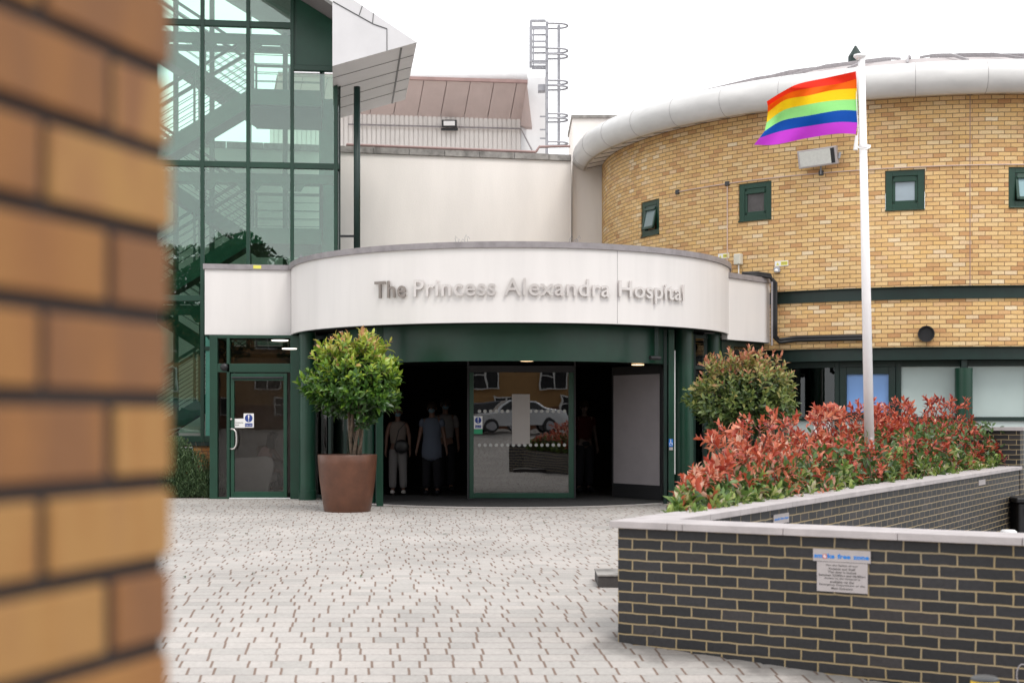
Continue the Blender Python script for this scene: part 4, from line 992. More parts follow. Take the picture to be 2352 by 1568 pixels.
# grey open door leaf on the right
pd = thing('panel_door', 'pale grey panelled door leaf standing open at the right of the entrance', 'door', at(1465, 1110, 25))
A_, B_ = Vector((xat(1408, 25.6), 25.6, 0)), Vector((xat(1521, 24.5), 24.5, 0)); dd = (B_ - A_); L = dd.length; dd.normalize(); nn = Vector((-dd.y, dd.x, 0))
PM = Matrix(((dd.x, nn.x, 0, A_.x), (dd.y, nn.y, 0, A_.y), (0, 0, 1, 0), (0, 0, 0, 1)))
MB().box((.035, -.02, .27), (L - .035, .02, 2.225), PM).build('panel', M['frost'], pd)
q = MB()
for (x0, x1, z0, z1) in ((0, .034, .02, 2.38), (L - .034, L, .02, 2.38), (.034, L - .034, .02, .268), (.034, L - .034, 2.227, 2.38)): q.box((x0, -.03, z0), (x1, .03, z1), PM)
q.build('frame', M['black'], pd)
# side screens of the door drum
for s0, s1, nm, ym in ((-3.55, -2.3, 'left', 0), (2.75, 3.7, 'right', 0)):
    sc = thing('glass_screen', 'narrow green framed glass screen beside the ' + ('left columns, behind the potted tree' if nm == 'left' else 'right columns, behind the clipped tree'), 'screen', (s0, 25, 0), group='glass screens under the canopy')
    yA = 25.25 if nm == 'left' else 24.4; yB = 23.9 if nm == 'left' else 25.3
    a_ = Vector((s0, yA, 0)); b_ = Vector((s1, yB, 0)); q = MB()
    for k in range(5): 
        p = a_.lerp(b_, k / 4); q.box((p.x - .03, p.y - .03, 0), (p.x + .03, p.y + .03, 2.95))
    for z in (.05, 2.35, 2.9): q.beam(a_ + Vector((0, 0, z)), b_ + Vector((0, 0, z)), .05, .06)
    q.build('frame', M['green_dk'], sc); MB().beam(a_ + Vector((0, 0, 1.4)), b_ + Vector((0, 0, 1.4)), .01, 2.7).build('pane', M['g_door'], sc)
# right wing window under the fascia
rw = thing('side_window', 'green framed window under the right canopy wing, behind the clipped tree', 'window', RW @ Vector((RL / 2, .1, 0)))
q = MB()
for (x0, x1, z0, z1) in ((.0, .42, 0, 2.86), (RL - .22, RL, 0, 2.86), (.42, RL - .22, 2.76, 2.86), (.42, RL - .22, 0, .25), (.42, RL - .22, 1.2, 1.28), (RL - .30, RL - .25, .25, 2.76)): q.box((x0, .12, z0), (x1, .22, z1), RW)
q.build('frame', M['green_dk'], rw); MB().box((.42, .16, .25), (RL - .22, .17, 2.76), RW).build('pane', M['g_door'], rw)
MB().box((-.2, 1.2, 0), (RL + .6, 1.25, 2.86), RW).build('inner_wall', M['dark'], rw)
MB().box((RL + .001, .05, 0), (RL + .42, .17, 2.62), RW).build('corner_post', M['green'], rw)

# ================================================================== LOW WALLS AND PLANTER
WZc0, WZc1 = .672, .722
def LWm(a, b, z): return W0 + E1 * a + E2 * b + Vector((0, 0, z))
LM = Matrix(((E1.x, E2.x, 0, W0.x), (E1.y, E2.y, 0, W0.y), (0, 0, 1, 0), (0, 0, 0, 1)))
lw = thing('planter_wall', 'low blue-black brick planter wall with pale stone coping, right foreground', 'wall', W0)
ARM = 13.2
q = MB().box((0, 0, -1.2), (6.5, .30, WZc0 - .002), LM); q.box((0, .3001, -1.2), (.27, ARM, WZc0 - .002), LM)
o = q.build('brickwork', M['brick_black'], lw, fix=True)
def uvl_(co, n):
    p = co - W0
    if abs(n.z) > .7: return (p.dot(E1), p.dot(E2))
    return (p.dot(E1) - .1125, co.z - WZc0 + .0752 * 20) if abs(n.dot(E2)) > abs(n.dot(E1)) else (p.dot(E2), co.z - WZc0 + .0752 * 20)
wall_uv(o, uvl_)
cs = MB(); x = -.045; first = True
brk = [-.045, .40, .515, 1.24, 2.0, 2.76, 3.52, 4.3, 5.1, 5.9, 6.55]
for a, b in zip(brk[:-1], brk[1:]): cs.box((a, -.045, WZc0), (b - .004, .34, WZc1), LM)
y = .3401
while y < ARM:
    y2 = min(y + .62, ARM + .02); cs.box((-.045, y, WZc0), (.31, y2 - .004, WZc1), LM); y = y2
cs.build('coping', M['coping'], lw, bevel=.004)
# raised wall across the far end of the bed
q = MB().box((-1.75, ARM + .001, -.5), (.28, ARM + .3, 1.26), LM).build('end_wall', M['brick_black'], lw); wall_uv(q, uvl_)
MB().box((-1.8, ARM - .04, 1.262), (.33, ARM + .34, 1.315), LM).build('end_coping', M['coping'], lw)
q = MB().prism([(-.002, 1.1), (-1.4, 5.9), (-1.4, ARM), (-1.6, ARM), (-1.6, 5.85), (-.002, .72)], -.1, .56, lambda x, y_, h: LM @ Vector((x, y_, h)))
q = q.build('rear_wall', M['brick_black'], lw); wall_uv(q, uvl_)
MB().prism([(-.003, 1.1), (-.003, ARM), (-1.4, ARM), (-1.4, 5.9)], .50, .58, lambda x, y_, h: LM @ Vector((x, y_, h))).build('planter_soil', M['soil'], lw)
kb = thing('kerb_block', 'short dark block kerb with grey top sticking out left of the planter wall', 'kerb', (.9, 12.3, 0))
q = MB().box((.745, 12.1, -.05), (1.6, 12.6, .085)).build('block', pmat('dark_kerb', (.065, .058, .056), .85, var=.3, vscale=15), kb)
MB().box((.74, 12.09, .087), (1.6, 12.6, .10)).build('cap', M['concrete'], kb)

# signs on the walls
def on_wall(xd): 
    m = (xd - CX) / F; t = (m * W0.y - W0.x) / (E1.x - m * E1.y); return t
t0, t1 = on_wall(1869), on_wall(2001)
sgn = thing('smoke_free_sign', 'silver smoke free zone plate with blue lettering on the front brick wall', 'sign', LWm(t0, -.01, .5), group=None)
MB().box((t0, -.014, .512), (t1, -.006, .592), LM).build('plate', M['plate'], sgn)
nW = E2 * -1
def wtext(body, a, wd, z, h, mat, parent, bold=0, b=-.0145): return text(body, wd, h, LWm(a, b, z), E1, (0, 0, 1), mat, 'lettering', parent, bold=bold, thick=.0012)
wv = t1 - t0
wtext('sm', t0 + wv * .02, wv * .145, .533, .022, M['skyblue'], sgn, .045); wtext('ke', t0 + wv * .255, wv * .125, .533, .031, M['skyblue'], sgn, .045)
wtext('free', t0 + wv * .43, wv * .225, .533, .031, M['skyblue'], sgn, .045); wtext('zone', t0 + wv * .70, wv * .275, .533, .022, M['skyblue'], sgn, .045)
cM = Matrix.Translation(LWm(t0 + wv * .21, -.0150, .545)) @ LM.to_3x3().to_4x4() @ Matrix.Rotation(R_(90), 4, 'X')
MB().lathe([(.0005, 0), (.013, 0)], (0, 0, 0), 20, M=cM).build('symbol_disc', M['white'], sgn); rg_ = MB().lathe([(.011, .0012), (.015, .0012)], (0, 0, 0), 24, M=cM); rg_.beam(cM @ Vector((-.009, -.009, .0012)), cM @ Vector((.009, .009, .0012)), .003, .001)
rg_.build('prohibition_ring', M['red_sign'], sgn)
u0, u1 = on_wall(1877.6), on_wall(1994)
sg2 = thing('notice_plate', 'grey notice plate with small black text below the smoke free plate', 'sign', LWm(u0, -.01, .32))
MB().box((u0, -.012, .315), (u1, -.005, .509), LM).build('plate', M['plate'], sg2)
lines = [('For the Safety of our', .62), ('Patients and Staff', .52), ('This door is locked', .55), ('between 22:00hrs and 06:00hrs', .92), ('Access to the Hospital is', .70), ('available via the', .47), ('Emergency Department or the', .90), ('Main Entrance', .42)]
uw = u1 - u0
for k, (s_, f_) in enumerate(lines):
    wtext(s_, u0 + uw * (.5 - f_ / 2), uw * f_, .480 - k * .0212, .0145, M['ink'], sg2, .006, b=-.0125)
# far sign plates on the inner face of the long arm
def arm_pt(xd, off=.27):
    o = LWm(off, 0, 0); m = (xd - CX) / F; return (m * o.y - o.x) / (E2.x - m * E2.y)
def arm_plate(name, x0, x1, y0, y1, label, blue):
    b0, b1 = arm_pt(x0), arm_pt(x1); Y = LWm(.27, (b0 + b1) / 2, 0).y; z1, z0 = zat(y0, Y), zat(y1, Y)
    t_ = thing(name, label, 'sign', LWm(.28, b0, z0))
    MB().box((.271, b0, z0), (.279, b1, z1), LM).build('plate', M['plate'], t_)
    if blue:
        zc_ = (z0 + z1) / 2 - .01
        text('smoke free zone', (b1 - b0) * .9, (z1 - z0) * .30, LWm(.2795, b0 + (b1 - b0) * .05, zc_), E2, (0, 0, 1), M['skyblue'], 'lettering', t_, bold=.02, thick=.001)
arm_plate('smoke_free_sign', 1775, 1810, 1179, 1201, 'small smoke free zone plate on the inner face of the long planter wall', True)
arm_plate('wall_plate', 2247, 2262, 1101, 1113, 'small blank grey plate near the far end of the long planter wall', False)

# bollards and bin
b1_ = thing('bollard', 'black topped bollard with a yellow band in front of the brick wall', 'bollard', (xat(2262, 6.6), 6.6, -.36), group='bollards')
x = xat(2262, 6.6); zt = zat(1556, 6.6)
MB().lathe([(.062, -.36), (.062, zt - .19)], (x, 6.6, 0), 24).build('post', M['black'], b1_, smooth=True)
MB().lathe([(.064, zt - .19), (.064, zt - .012), ], (x, 6.6, 0), 24).build('reflective_band', M['yellow'], b1_, smooth=True)
MB().lathe([(.064, zt - .012), (.066, zt - .01), (.064, zt), (.05, zt + .008), (.001, zt + .008)], (x, 6.6, 0), 24).build('cap', M['dgrey'], b1_)
b2_ = thing('bollard', 'low silver domed bollard beyond the front brick wall', 'bollard', (xat(2316, 18), 18, -.42), group='bollards')
x = xat(2316, 18); zt = zat(1216, 18)
MB().lathe([(.11, -.42), (.11, zt - .06)], (x, 18, 0), 24).build('post', M['galv'], b2_, smooth=True)
MB().lathe([(.11, zt - .06), (.105, zt - .02), (.08, zt), (.001, zt + .004)], (x, 18, 0), 24).build('cap', M['white_metal'], b2_, smooth=True)
bn = thing('litter_bin', 'black litter bin cut by the right edge of the photo', 'bin', (xat(2348, 20.5), 20.5, -.4))
x = xat(2345, 20.5); MB().box((x - .11, 20.3, -.42), (x + .45, 20.8, .22)).build('bin_body', M['black'], bn, bevel=.03)
MB().box((x - .15, 20.26, .222), (x + .5, 20.84, .30)).build('lid', M['black'], bn, bevel=.02)
MB().box((x - .02, 20.28, .05), (x + .3, 20.299, .15)).build('slot', M['dgrey'], bn)
sb = thing('stone_block', 'cream stone block under the white framed door at the right edge', 'block', (xat(2345, 23), 23, 0))
MB().box((xat(2336, 23.2), 23.2, zat(1130, 23.2)), (xat(2400, 23.2), 23.8, zat(1100, 23.2))).build('block', M['stone'], sb, bevel=.02)
cbl = thing('bicycle_lock_cable', 'loop of pale cable hanging at the lower right edge', 'cable', at(2345, 1550, 8.4))
MB().tube([at(2349 + 14 * math.cos(k * .5), 1550 + 26 * math.sin(k * .5), 8.45) for k in range(13)], .005, 8).build('cable', M['cap'], cbl, smooth=True)

# no-smoking signs on the pale panels of the round building
a_, Y_ = dhit(1889, RG)
for xd, lab in ((1889, 'white no smoking sign on pale panel, behind the hedge and left of the flagpole'), (2046, 'white no smoking sign on pale panel, behind the hedge and right of the flagpole')):
    a_, Y_ = dhit(xd, RG + .05); c = dp_(a_, RG + .05); tx = Vector((math.cos(a_ * .85), math.sin(a_ * .85), 0)); ty = Vector((tx.y, -tx.x, 0))
    z1 = zat(968, Y_); t_ = thing('no_smoking_sign', lab, 'sign', (c.x, c.y, z1), group='no smoking signs')
    Fn = Matrix(((tx.x, ty.x, 0, c.x), (tx.y, ty.y, 0, c.y), (0, 0, 1, z1), (0, 0, 0, 1)))
    MB().box((-.16, 0, -.44), (.16, .006, 0), Fn).build('plate', M['white'], t_)
    cM = Fn @ Matrix.Translation((.0, .0075, -.14)) @ Matrix.Rotation(R_(90), 4, 'X')
    q = MB().lathe([(.085, 0), (.105, 0)], (0, 0, 0), 32, M=cM); q.beam(cM @ Vector((-.065, -.065, 0)), cM @ Vector((.065, .065, 0)), .018, .002); q.build('prohibition_ring', M['red_sign'], t_)
    MB().beam(cM @ Vector((-.05, .01, 0)), cM @ Vector((.05, .01, 0)), .014, .001).build('cigarette', M['ink'], t_)
    MB().box((-.13, .006, -.42), (.13, .008, -.29), Fn).build('text_field', M['red_sign'], t_)
    text('No smoking', .2, .04, Fn @ Vector((-.1, .0085, -.37)), tx, (0, 0, 1), M['white'], 'lettering', t_, thick=.001)

# ================================================================== FLAGPOLE AND FLAG
PY = 16.6
fp = thing('flagpole', 'tall slim white flagpole rising out of the red hedge', 'flagpole', (xat(1995, PY), PY, .58))
pb, pt = at(1998, 1075, PY), at(1978.5, 136, PY)
MB().tube([pb, pb.lerp(pt, .5), pt], [.060, .052, .040], 24).build('pole', M['pole'], fp, smooth=True)
MB().lathe([(.03, -.02), (.045, 0), (.075, .03), (.07, .05), (.001, .055)], (pt.x - .02, PY, pt.z), 20).build('truck_cap', M['pole'], fp, smooth=True)
q = at(1984, 337, PY); MB().lathe([(.058, -.02), (.062, 0), (.058, .02)], (q.x, PY, q.z), 20).build('collar', M['pole'], fp, smooth=True)
r_ = MB(); r_.tube([at(1966 + 3, 152, PY - .03), at(1967, 230, PY - .04), at(1971, 300, PY - .05), at(1968, 338, PY - .05)], .006, 6); r_.tube([at(1968, 336, PY - .05), at(1975, 341, PY - .09), at(1990, 343, PY - .1), at(1998, 339, PY - .07), at(1998, 334, PY)], .01, 6)
r_.build('halyard', M['white'], fp)
MB().tube([at(1968, 312, PY - .06), at(1965, 345, PY - .06)], [.018, .028], 8).build('counterweight', M['white'], fp)
q = at(1999, 1010, PY); MB().box((q.x - .02, PY - .07, q.z - .02), (q.x + .02, PY - .05, q.z + .02)).build('cleat', M['plate'], fp, bevel=.005)
flg = thing('rainbow_flag', 'six striped rainbow flag flying left from the white flagpole', 'flag', at(1966, 235, PY))
def fpx(x, y): return ((1860 + x / 2.904) * .91875, (100 + y / 2.904) * .91875)
B = [[(812, 228), (600, 275), (400, 318), (290, 370), (165, 447)],
     [(816, 284), (690, 318), (510, 345), (330, 385), (172, 478)],
     [(820, 352), (640, 366), (470, 404), (300, 436), (172, 527)],
     [(824, 432), (650, 440), (470, 468), (290, 510), (164, 600)],
     [(826, 515), (690, 512), (480, 548), (280, 586), (150, 662)],
     [(824, 600), (680, 597), (480, 624), (270, 662), (112, 712)],
     [(812, 684), (670, 681), (440, 717), (230, 760), (72, 762)]]
def cr_(P, t):
    n = len(P) - 1; f = t * n; i = min(int(f), n - 1); u = f - i
    p = [P[max(i - 1, 0)], P[i], P[i + 1], P[min(i + 2, n)]]
    return tuple(.5 * ((2 * p[1][k]) + (-p[0][k] + p[2][k]) * u + (2 * p[0][k] - 5 * p[1][k] + 4 * p[2][k] - p[3][k]) * u * u + (-p[0][k] + 3 * p[1][k] - 3 * p[2][k] + p[3][k]) * u ** 3) for k in (0, 1))
cols = [('red', (.80, .030, .012)), ('orange', (.90, .14, .006)), ('yellow', (.92, .62, .01)), ('green', (.30, .76, .24)), ('blue', (.004, .075, .40)), ('violet', (.58, .055, .66))]
NT, NS = 44, 5
def fpos(s, t):   # s 0..6 across stripes, t 0..1 along
    i = min(int(s), 5); u = s - i; a = cr_(B[i], t); b = cr_(B[i + 1], t); x = a[0] + (b[0] - a[0]) * u; y = a[1] + (b[1] - a[1]) * u
    X, Y_ = fpx(x, y); dep = .16 * math.sin(t * 7.5 + s * .55) * t ** .6 + .05 * math.sin(t * 16 - s * .9) * t + .10 * math.sin(s * .9) * t
    return at(X, Y_, PY - .05 + dep)
for i, (cn, cc) in enumerate(cols):
    mb = MB()
    for k in range(NS + 1):
        for j in range(NT + 1): mb.v.append(tuple(fpos(i + k / NS, j / NT)))
    for k in range(NS):
        for j in range(NT): a = k * (NT + 1) + j; mb.f.append((a, a + 1, a + NT + 2, a + NT + 1))
    m = pmat('flag_' + cn, cc, .75, spec=.2); t = m.node_tree; tl = t.nodes.new('ShaderNodeBsdfTranslucent'); tl.inputs[0].default_value = (*cc, 1); ms = t.nodes.new('ShaderNodeMixShader'); ms.inputs[0].default_value = .35
    t.links.new(t.nodes['Principled BSDF'].outputs[0], ms.inputs[1]); t.links.new(tl.outputs[0], ms.inputs[2]); t.links.new(ms.outputs[0], t.nodes['Material Output'].inputs[0])
    o = mb.build('stripe', m, flg, smooth=True, fix=False); o['label'] = cn + ' stripe'

# ================================================================== PLANTS
def stems_mesh(name, segs, mat, parent, n=5):
    mb = MB()
    for pts, r0, r1 in segs: mb.tube(pts, r0, n, caps=False, r1=r1)
    return mb.build(name, mat, parent, fix=False, smooth=True)
# hedge: shoots with whorled leaves, red above, green below
hd = thing('hedge', 'low bushy hedge with bright red new leaves over green, in the brick planter', 'hedge', LWm(-.7, 7, .5))
tips = []; dirs = []; red = []; segs = []
def htop(b):      # crown height along the bed
    pts = [(.95, .72), (1.3, .86), (1.6, .96), (2.2, 1.08), (3.4, 1.18), (5, 1.29), (7, 1.40), (10, 1.53), (12, 1.59), (13.2, 1.58)]
    for (b0, z0), (b1, z1) in zip(pts[:-1], pts[1:]):
        if b <= b1: return z0 + (z1 - z0) * max(0, (b - b0)) / (b1 - b0)
    return pts[-1][1]
NSH = 1800
for i in range(NSH):
    b = .95 + (ARM - .85) * rng.random() ** .97
    wmax = min(1.3, max(.08, (b - .85) * .29)); q = rng.random(); a = -wmax * q ** .75 + .12 * (q < .3)
    zt_ = htop(b); f = rng.random(); edge = max(0, 1 - abs(a + wmax / 2) / (wmax / 2 + .12))
    H_ = max(.12, zt_ - .56); z = .60 + H_ * (f ** .75) * (.62 + .38 * edge ** .5) - .05
    if rng.random() < .07 and b > 2.6: z = zt_ + .03 + .14 * rng.random()
    if a > -.25: z = min(z, .62 + (a + .0 < -.02) * .1 + (-a + .12) * 2.6 * rng.random() + .12 * rng.random())
    side = np.array([E1.x, E1.y, 0]) * (1 if a > -wmax / 2 else -1) * (.75 * (1 - f)); up = np.array([0, 0, .55 + .5 * f])
    dv = up + side + rng.normal(0, .34, 3); dv /= np.linalg.norm(dv)
    p = LWm(a, b, max(z, .63)); tips.append((p.x, p.y, p.z)); dirs.append(dv); rel = (z - .62) / max(.2, H_)
    red.append(rel + .16 * rng.normal())
    if i % 3 == 0 or rel > 1: pv = Vector(dv); segs.append(([p - pv * .30 - Vector((0, 0, .12)), p - pv * .12, p], .006, .003))
tips = np.array(tips); dirs = np.array(dirs); red = np.array(red)
bpos = np.array([(Vector(p) - W0).dot(E2) for p in tips]); sel = red > np.where(bpos < 2.6, .36 + .22 * (2.6 - bpos), .36)
dark = (tips[:, 1] - 11) / 11
P, D, N, L_, W_, lc = rosette(tips[sel], dirs[sel], 10, .104, .043, 1.15, .15, colr=(lambda i, f, d=dark[sel]: .70 - .36 * d[i] + .20 * rng.normal() + .1 * f))
leaves_mesh('red_leaves', P, D, N, L_, W_, lc, M['leaf_red'], hd)
P, D, N, L_, W_, lc = rosette(tips[~sel], dirs[~sel], 12, .108, .046, 1.15, .15, colr=(lambda i, f: .54 + .22 * rng.normal() + .12 * f))
leaves_mesh('green_leaves', P, D, N, L_, W_, lc, M['leaf_green'], hd)
stems_mesh('stems', segs, M['twig'], hd)
# dark inner leaf mass so the bed is not see-through
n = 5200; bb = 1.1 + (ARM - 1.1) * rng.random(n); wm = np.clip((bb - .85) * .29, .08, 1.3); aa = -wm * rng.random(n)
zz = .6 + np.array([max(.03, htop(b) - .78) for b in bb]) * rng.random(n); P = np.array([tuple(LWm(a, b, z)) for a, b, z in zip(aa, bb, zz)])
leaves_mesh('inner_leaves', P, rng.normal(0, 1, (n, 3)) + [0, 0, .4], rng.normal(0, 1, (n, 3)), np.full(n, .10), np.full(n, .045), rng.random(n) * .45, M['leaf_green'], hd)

def pot_tree(name, label, x, y, z0, cz, rx, rz, leafm, nsh, trunk0, tipc, seed, flat=.55, n_in=2600, top_sprigs=16, ll=.125):
    global rng; keep = rng; rng = np.random.default_rng(seed)
    t_ = thing(name, label, 'tree', (x, y, trunk0), group='clipped trees in pots by the entrance')
    tips = []; dirs = []; hgt = []; segs = []
    for i in range(nsh):
        v = rng.normal(0, 1, 3); v /= np.linalg.norm(v)
        if v[2] < -.25: v[2] *= flat; v /= np.linalg.norm(v)
        bump = 1 + .13 * math.sin(3.1 * math.atan2(v[1], v[0]) + seed) + .07 * math.sin(7 * v[2] + 2 * v[0] * 3)
        r = (.72 + .34 * rng.random()) * bump
        if i < top_sprigs: v = np.array([rng.normal(0, .45), rng.normal(0, .45), 1]); v /= np.linalg.norm(v); r = 1.10 + .16 * rng.random()
        if v[2] < 0: zz = v[2] * r * rz * .80
        else: zz = v[2] * r * rz
        p = np.array([x + v[0] * r * rx, y + v[1] * r * rx, cz + zz]); tips.append(p)
        d_ = np.array([v[0], v[1], v[2] * .8 + .55]) + rng.normal(0, .22, 3); dirs.append(d_ / np.linalg.norm(d_)); hgt.append(v[2] * r)
        if i % 4 == 0: dv = Vector(dirs[-1]); q = Vector(p); c = Vector((x, y, cz - .1)); segs.append(([c.lerp(q, .35), q - dv * .12, q], .007, .003))
    hgt = np.array(hgt)
    P, D, N, L_, W_, lc = rosette(np.array(tips), np.array(dirs), 8, ll, .40 * ll, 1.05, .15, colr=lambda i, f: tipc + .36 * hgt[i] + .15 * rng.normal() + (.16 * f if hgt[i] > .35 else .06 * f))
    leaves_mesh('foliage', P, D, N, L_, W_, lc, leafm, t_)
    v = rng.normal(0, 1, (n_in, 3)); v /= np.linalg.norm(v, axis=1)[:, None]; r = (rng.random(n_in) ** .4) * .82
    P = np.stack([x + v[:, 0] * r * rx, y + v[:, 1] * r * rx, cz + v[:, 2] * r * rz * .85], 1)
    leaves_mesh('inner_foliage', P, rng.normal(0, 1, (n_in, 3)) + [0, 0, .3], rng.normal(0, 1, (n_in, 3)), np.full(n_in, .10), np.full(n_in, .04), rng.random(n_in) * .35, leafm, t_)
    stems_mesh('twigs', segs, M['bark'], t_)
    tk = MB()
    for k in range(6):
        an = k * 1.05 + .3; pts = []
        for j in range(9):
            f = j / 8; rr = .055 + .035 * math.sin(f * 3.1) + .10 * f ** 3; a_ = an + f * 1.3
            pts.append((x + rr * math.cos(a_) + .01 * math.sin(f * 9 + k), y + rr * math.sin(a_), trunk0 + (cz - .1 - trunk0) * f))
        tk.tube(pts, [.028 - .010 * (j / 8) for j in range(9)], 8)
    tk.build('trunk', M['bark'], t_, smooth=True, fix=False)
    rng = keep; return t_
def pot(x, y, label):
    t_ = thing('plant_pot', label, 'plant pot', (x, y, 0), group='tall brown plant pots')
    prof = [(.352, 0), (.360, .01), (.396, .22), (.432, .48), (.455, .74), (.462, .875), (.456, .885), (.440, .880), (.432, .80)]
    o = MB().lathe([(.001, 0.0)] + prof, (x, y, 0), 56).build('pot_body', M['pot'], t_); smooth_angle(o, 50)
    MB().lathe([(.001, .83), (.436, .82)], (x, y, 0), 30).build('soil', M['soil'], t_)
px_, py_ = xat(798, 21.85), 21.85
pot(px_, py_, 'tall tapered brown pot under the tree left of the entrance')
pot_tree('potted_tree', 'round headed evergreen tree with yellow-green leaves in the brown pot, left of the entrance', px_ + .13, py_, 0, 1.95, .72, .70, M['leaf_bay'], 520, .82, .40, 11, ll=.150, top_sprigs=26)
qx_, qy_ = xat(1710, 22), 22
pot(qx_, qy_, 'tall tapered brown pot mostly hidden behind the red hedge')
pot_tree('potted_tree', 'round headed evergreen tree with olive and orange leaves behind the red hedge', qx_, qy_, 0, 1.72, .82, .68, M['leaf_olive'], 600, .82, .46, 23, flat=.8, ll=.128, top_sprigs=30)

# rosemary bush by the tower
bs = thing('bush', 'loose grey-green rosemary bush at the foot of the stair tower', 'bush', (-6.1, 25.6, 0))
n = 30000; blobs = [(-7.9, .55, .8, .62), (-7.2, .50, .75, .70), (-6.6, .52, .62, .62), (-6.15, .45, .45, .66), (-5.85, .34, .42, .52), (-5.55, .20, .36, .30), (-6.35, .85, .30, .28)]
bi = rng.choice(len(blobs), n, p=[.2, .2, .19, .17, .13, .07, .04]); bl_ = np.array(blobs)[bi]; v = rng.normal(0, 1, (n, 3)); v /= np.linalg.norm(v, axis=1)[:, None]; v *= (rng.random(n) ** .35)[:, None]
P = np.stack([bl_[:, 0] + v[:, 0] * bl_[:, 2], 25.58 + v[:, 1] * .34, np.abs(bl_[:, 1] + v[:, 2] * bl_[:, 3])], 1); zz = P[:, 2]; D = np.stack([rng.normal(0, .45, n), rng.normal(-.15, .45, n), np.full(n, .9)], 1)
leaves_mesh('foliage', P, D, rng.normal(0, 1, (n, 3)), .04 + .06 * rng.random(n), np.full(n, .013), np.clip(.45 + .25 * rng.normal(size=n) + .2 * (zz - .5), 0, 1), M['leaf_rose'], bs)
stems_mesh('stems', [([(x_, 25.6, 0), (x_ + rng.normal(0, .08), 25.58 + rng.normal(0, .1), .5), (x_ + rng.normal(0, .18), 25.55 + rng.normal(0, .15), 1.02)], .006, .002) for x_ in np.linspace(-7.8, -5.4, 46)], M['bark'], bs)
gs = thing('garden_sign', 'small green sign with white border and lettering on the brick plinth behind the bush', 'sign', at(427, 1055, 26.0))
a_, b_ = at(409.5, 1061, 25.98), at(443.5, 1026, 25.98)
MB().box((a_.x, 25.98, a_.z), (b_.x, 25.99, b_.z)).build('board', M['white'], gs); MB().box((a_.x + .016, 25.974, a_.z + .016), (b_.x - .016, 25.979, b_.z - .016)).build('face', M['green'], gs)
for k, (s_, f_) in enumerate((('Please', .48), ('Be Kind To', .80), ('Plants', .50))): text(s_, (b_.x - a_.x) * f_, .035, (a_.x + (b_.x - a_.x) * (.5 - f_ / 2), 25.972, b_.z - .075 - k * .062), (1, 0, 0), (0, 0, 1), M['white'], 'lettering', gs, thick=.001, bold=.01)
cb = thing('loose_cable', 'black cable curling down the brick plinth behind the bush', 'cable', at(405, 1020, 26.02))
MB().tube([at(430, 1007, 26.0), at(415, 1010, 26.0), at(406, 1019, 26.0), at(403, 1032, 26.0), at(401, 1046, 26.0), at(405, 1058, 26.0)], .014, 6).build('cable', M['cable'], cb, smooth=True)
# a few fallen leaves and stains
n = 26; X = rng.uniform(-4, 3, n); Y = rng.uniform(12, 22, n)
lt = leaves_mesh('leaf_litter', np.stack([X, Y, np.array([ground_z(a, b) for a, b in zip(X, Y)]) + .012], 1), np.stack([rng.normal(size=n), rng.normal(size=n), np.zeros(n)], 1), np.tile([0, 0, 1.], (n, 1)), np.full(n, .07), np.full(n, .03), rng.random(n) * .4, M['leaf_olive'])
tag(lt, 'a few small fallen leaves scattered on the pale paving', 'leaves', kind='stuff')

# ================================================================== FOREGROUND BRICK PILLAR (out of focus)
PA = R_(17.5); Pp = Vector((-math.sin(PA), -math.cos(PA), 0)); Pq = Vector((-math.cos(PA), math.sin(PA), 0)); PK = Vector((-.3150, 1.29, 0))
pil = thing('brick_pillar', 'large blurred orange brick pillar close to the camera at the left edge', 'pillar', PK)
PMx = Matrix(((Pp.x, Pq.x, 0, PK.x), (Pp.y, Pq.y, 0, PK.y), (0, 0, 1, 0), (0, 0, 0, 1)))
MB().box((.005, .005, -.5), (.83, .30, 3.0), PMx).build('mortar_core', pmat('pillar_mortar', (.030, .020, .017), .95, var=.2, vscale=20), pil)
bm_ = bmesh.new(); me = bpy.data.meshes.new('bricks'); br = MB(); lcv = []
pit = .187
for k in range(-26, 21):
    z0 = 1.467 + .075 * k + .0078; z1 = z0 + .0594; full = (k % 2 == 0); x = 0.0; seq = []
    x = 0; first = pit if full else pit / 2
    while x < .82: seq.append((x, min(x + first, .83))); x += first; first = pit
    for (a, b) in seq:
        j = rng.normal(0, .0008, 3); br.box((a + (0.0 if a == 0 else .0074) + j[0], 0 + j[1], z0), (b - .0074, .305, z1), PMx); lcv += [rng.random()] * 8
o = br.build('bricks', None, pil, fix=True)
at_ = o.data.attributes.new('lc', 'FLOAT', 'POINT'); at_.data.foreach_set('value', np.array(lcv, dtype=np.float32))
m = pmat('pillar_brick', (.5, .22, .07), .85, bump=.5, bscale=70, bdist=.003); t = m.node_tree; b_ = t.nodes['Principled BSDF']
a_ = t.nodes.new('ShaderNodeAttribute'); a_.attribute_name = 'lc'; r_ = t.nodes.new('ShaderNodeValToRGB')
ramp = [(0, (.20, .088, .034)), (.25, (.26, .113, .035)), (.5, (.31, .146, .042)), (.72, (.35, .185, .058)), (.88, (.30, .146, .052)), (1, (.22, .098, .040))]
while len(r_.color_ramp.elements) < len(ramp): r_.color_ramp.elements.new(.5)
for e, (p, c) in zip(r_.color_ramp.elements, ramp): e.position = p; e.color = (*c, 1)
nz = t.nodes.new('ShaderNodeTexNoise'); nz.inputs['Scale'].default_value = 16; nz.inputs['Detail'].default_value = 4
q = NB(t); s_ = q.m('ADD', a_.outputs['Fac'], q.m('MULTIPLY', q.m('SUBTRACT', nz.outputs['Fac'], .5), .9)); t.links.new(s_, r_.inputs[0]); t.links.new(r_.outputs[0], b_.inputs['Base Color'])
o.data.materials.clear(); o.data.materials.append(m); bv = o.modifiers.new('bevel', 'BEVEL'); bv.width = .0022; bv.segments = 2

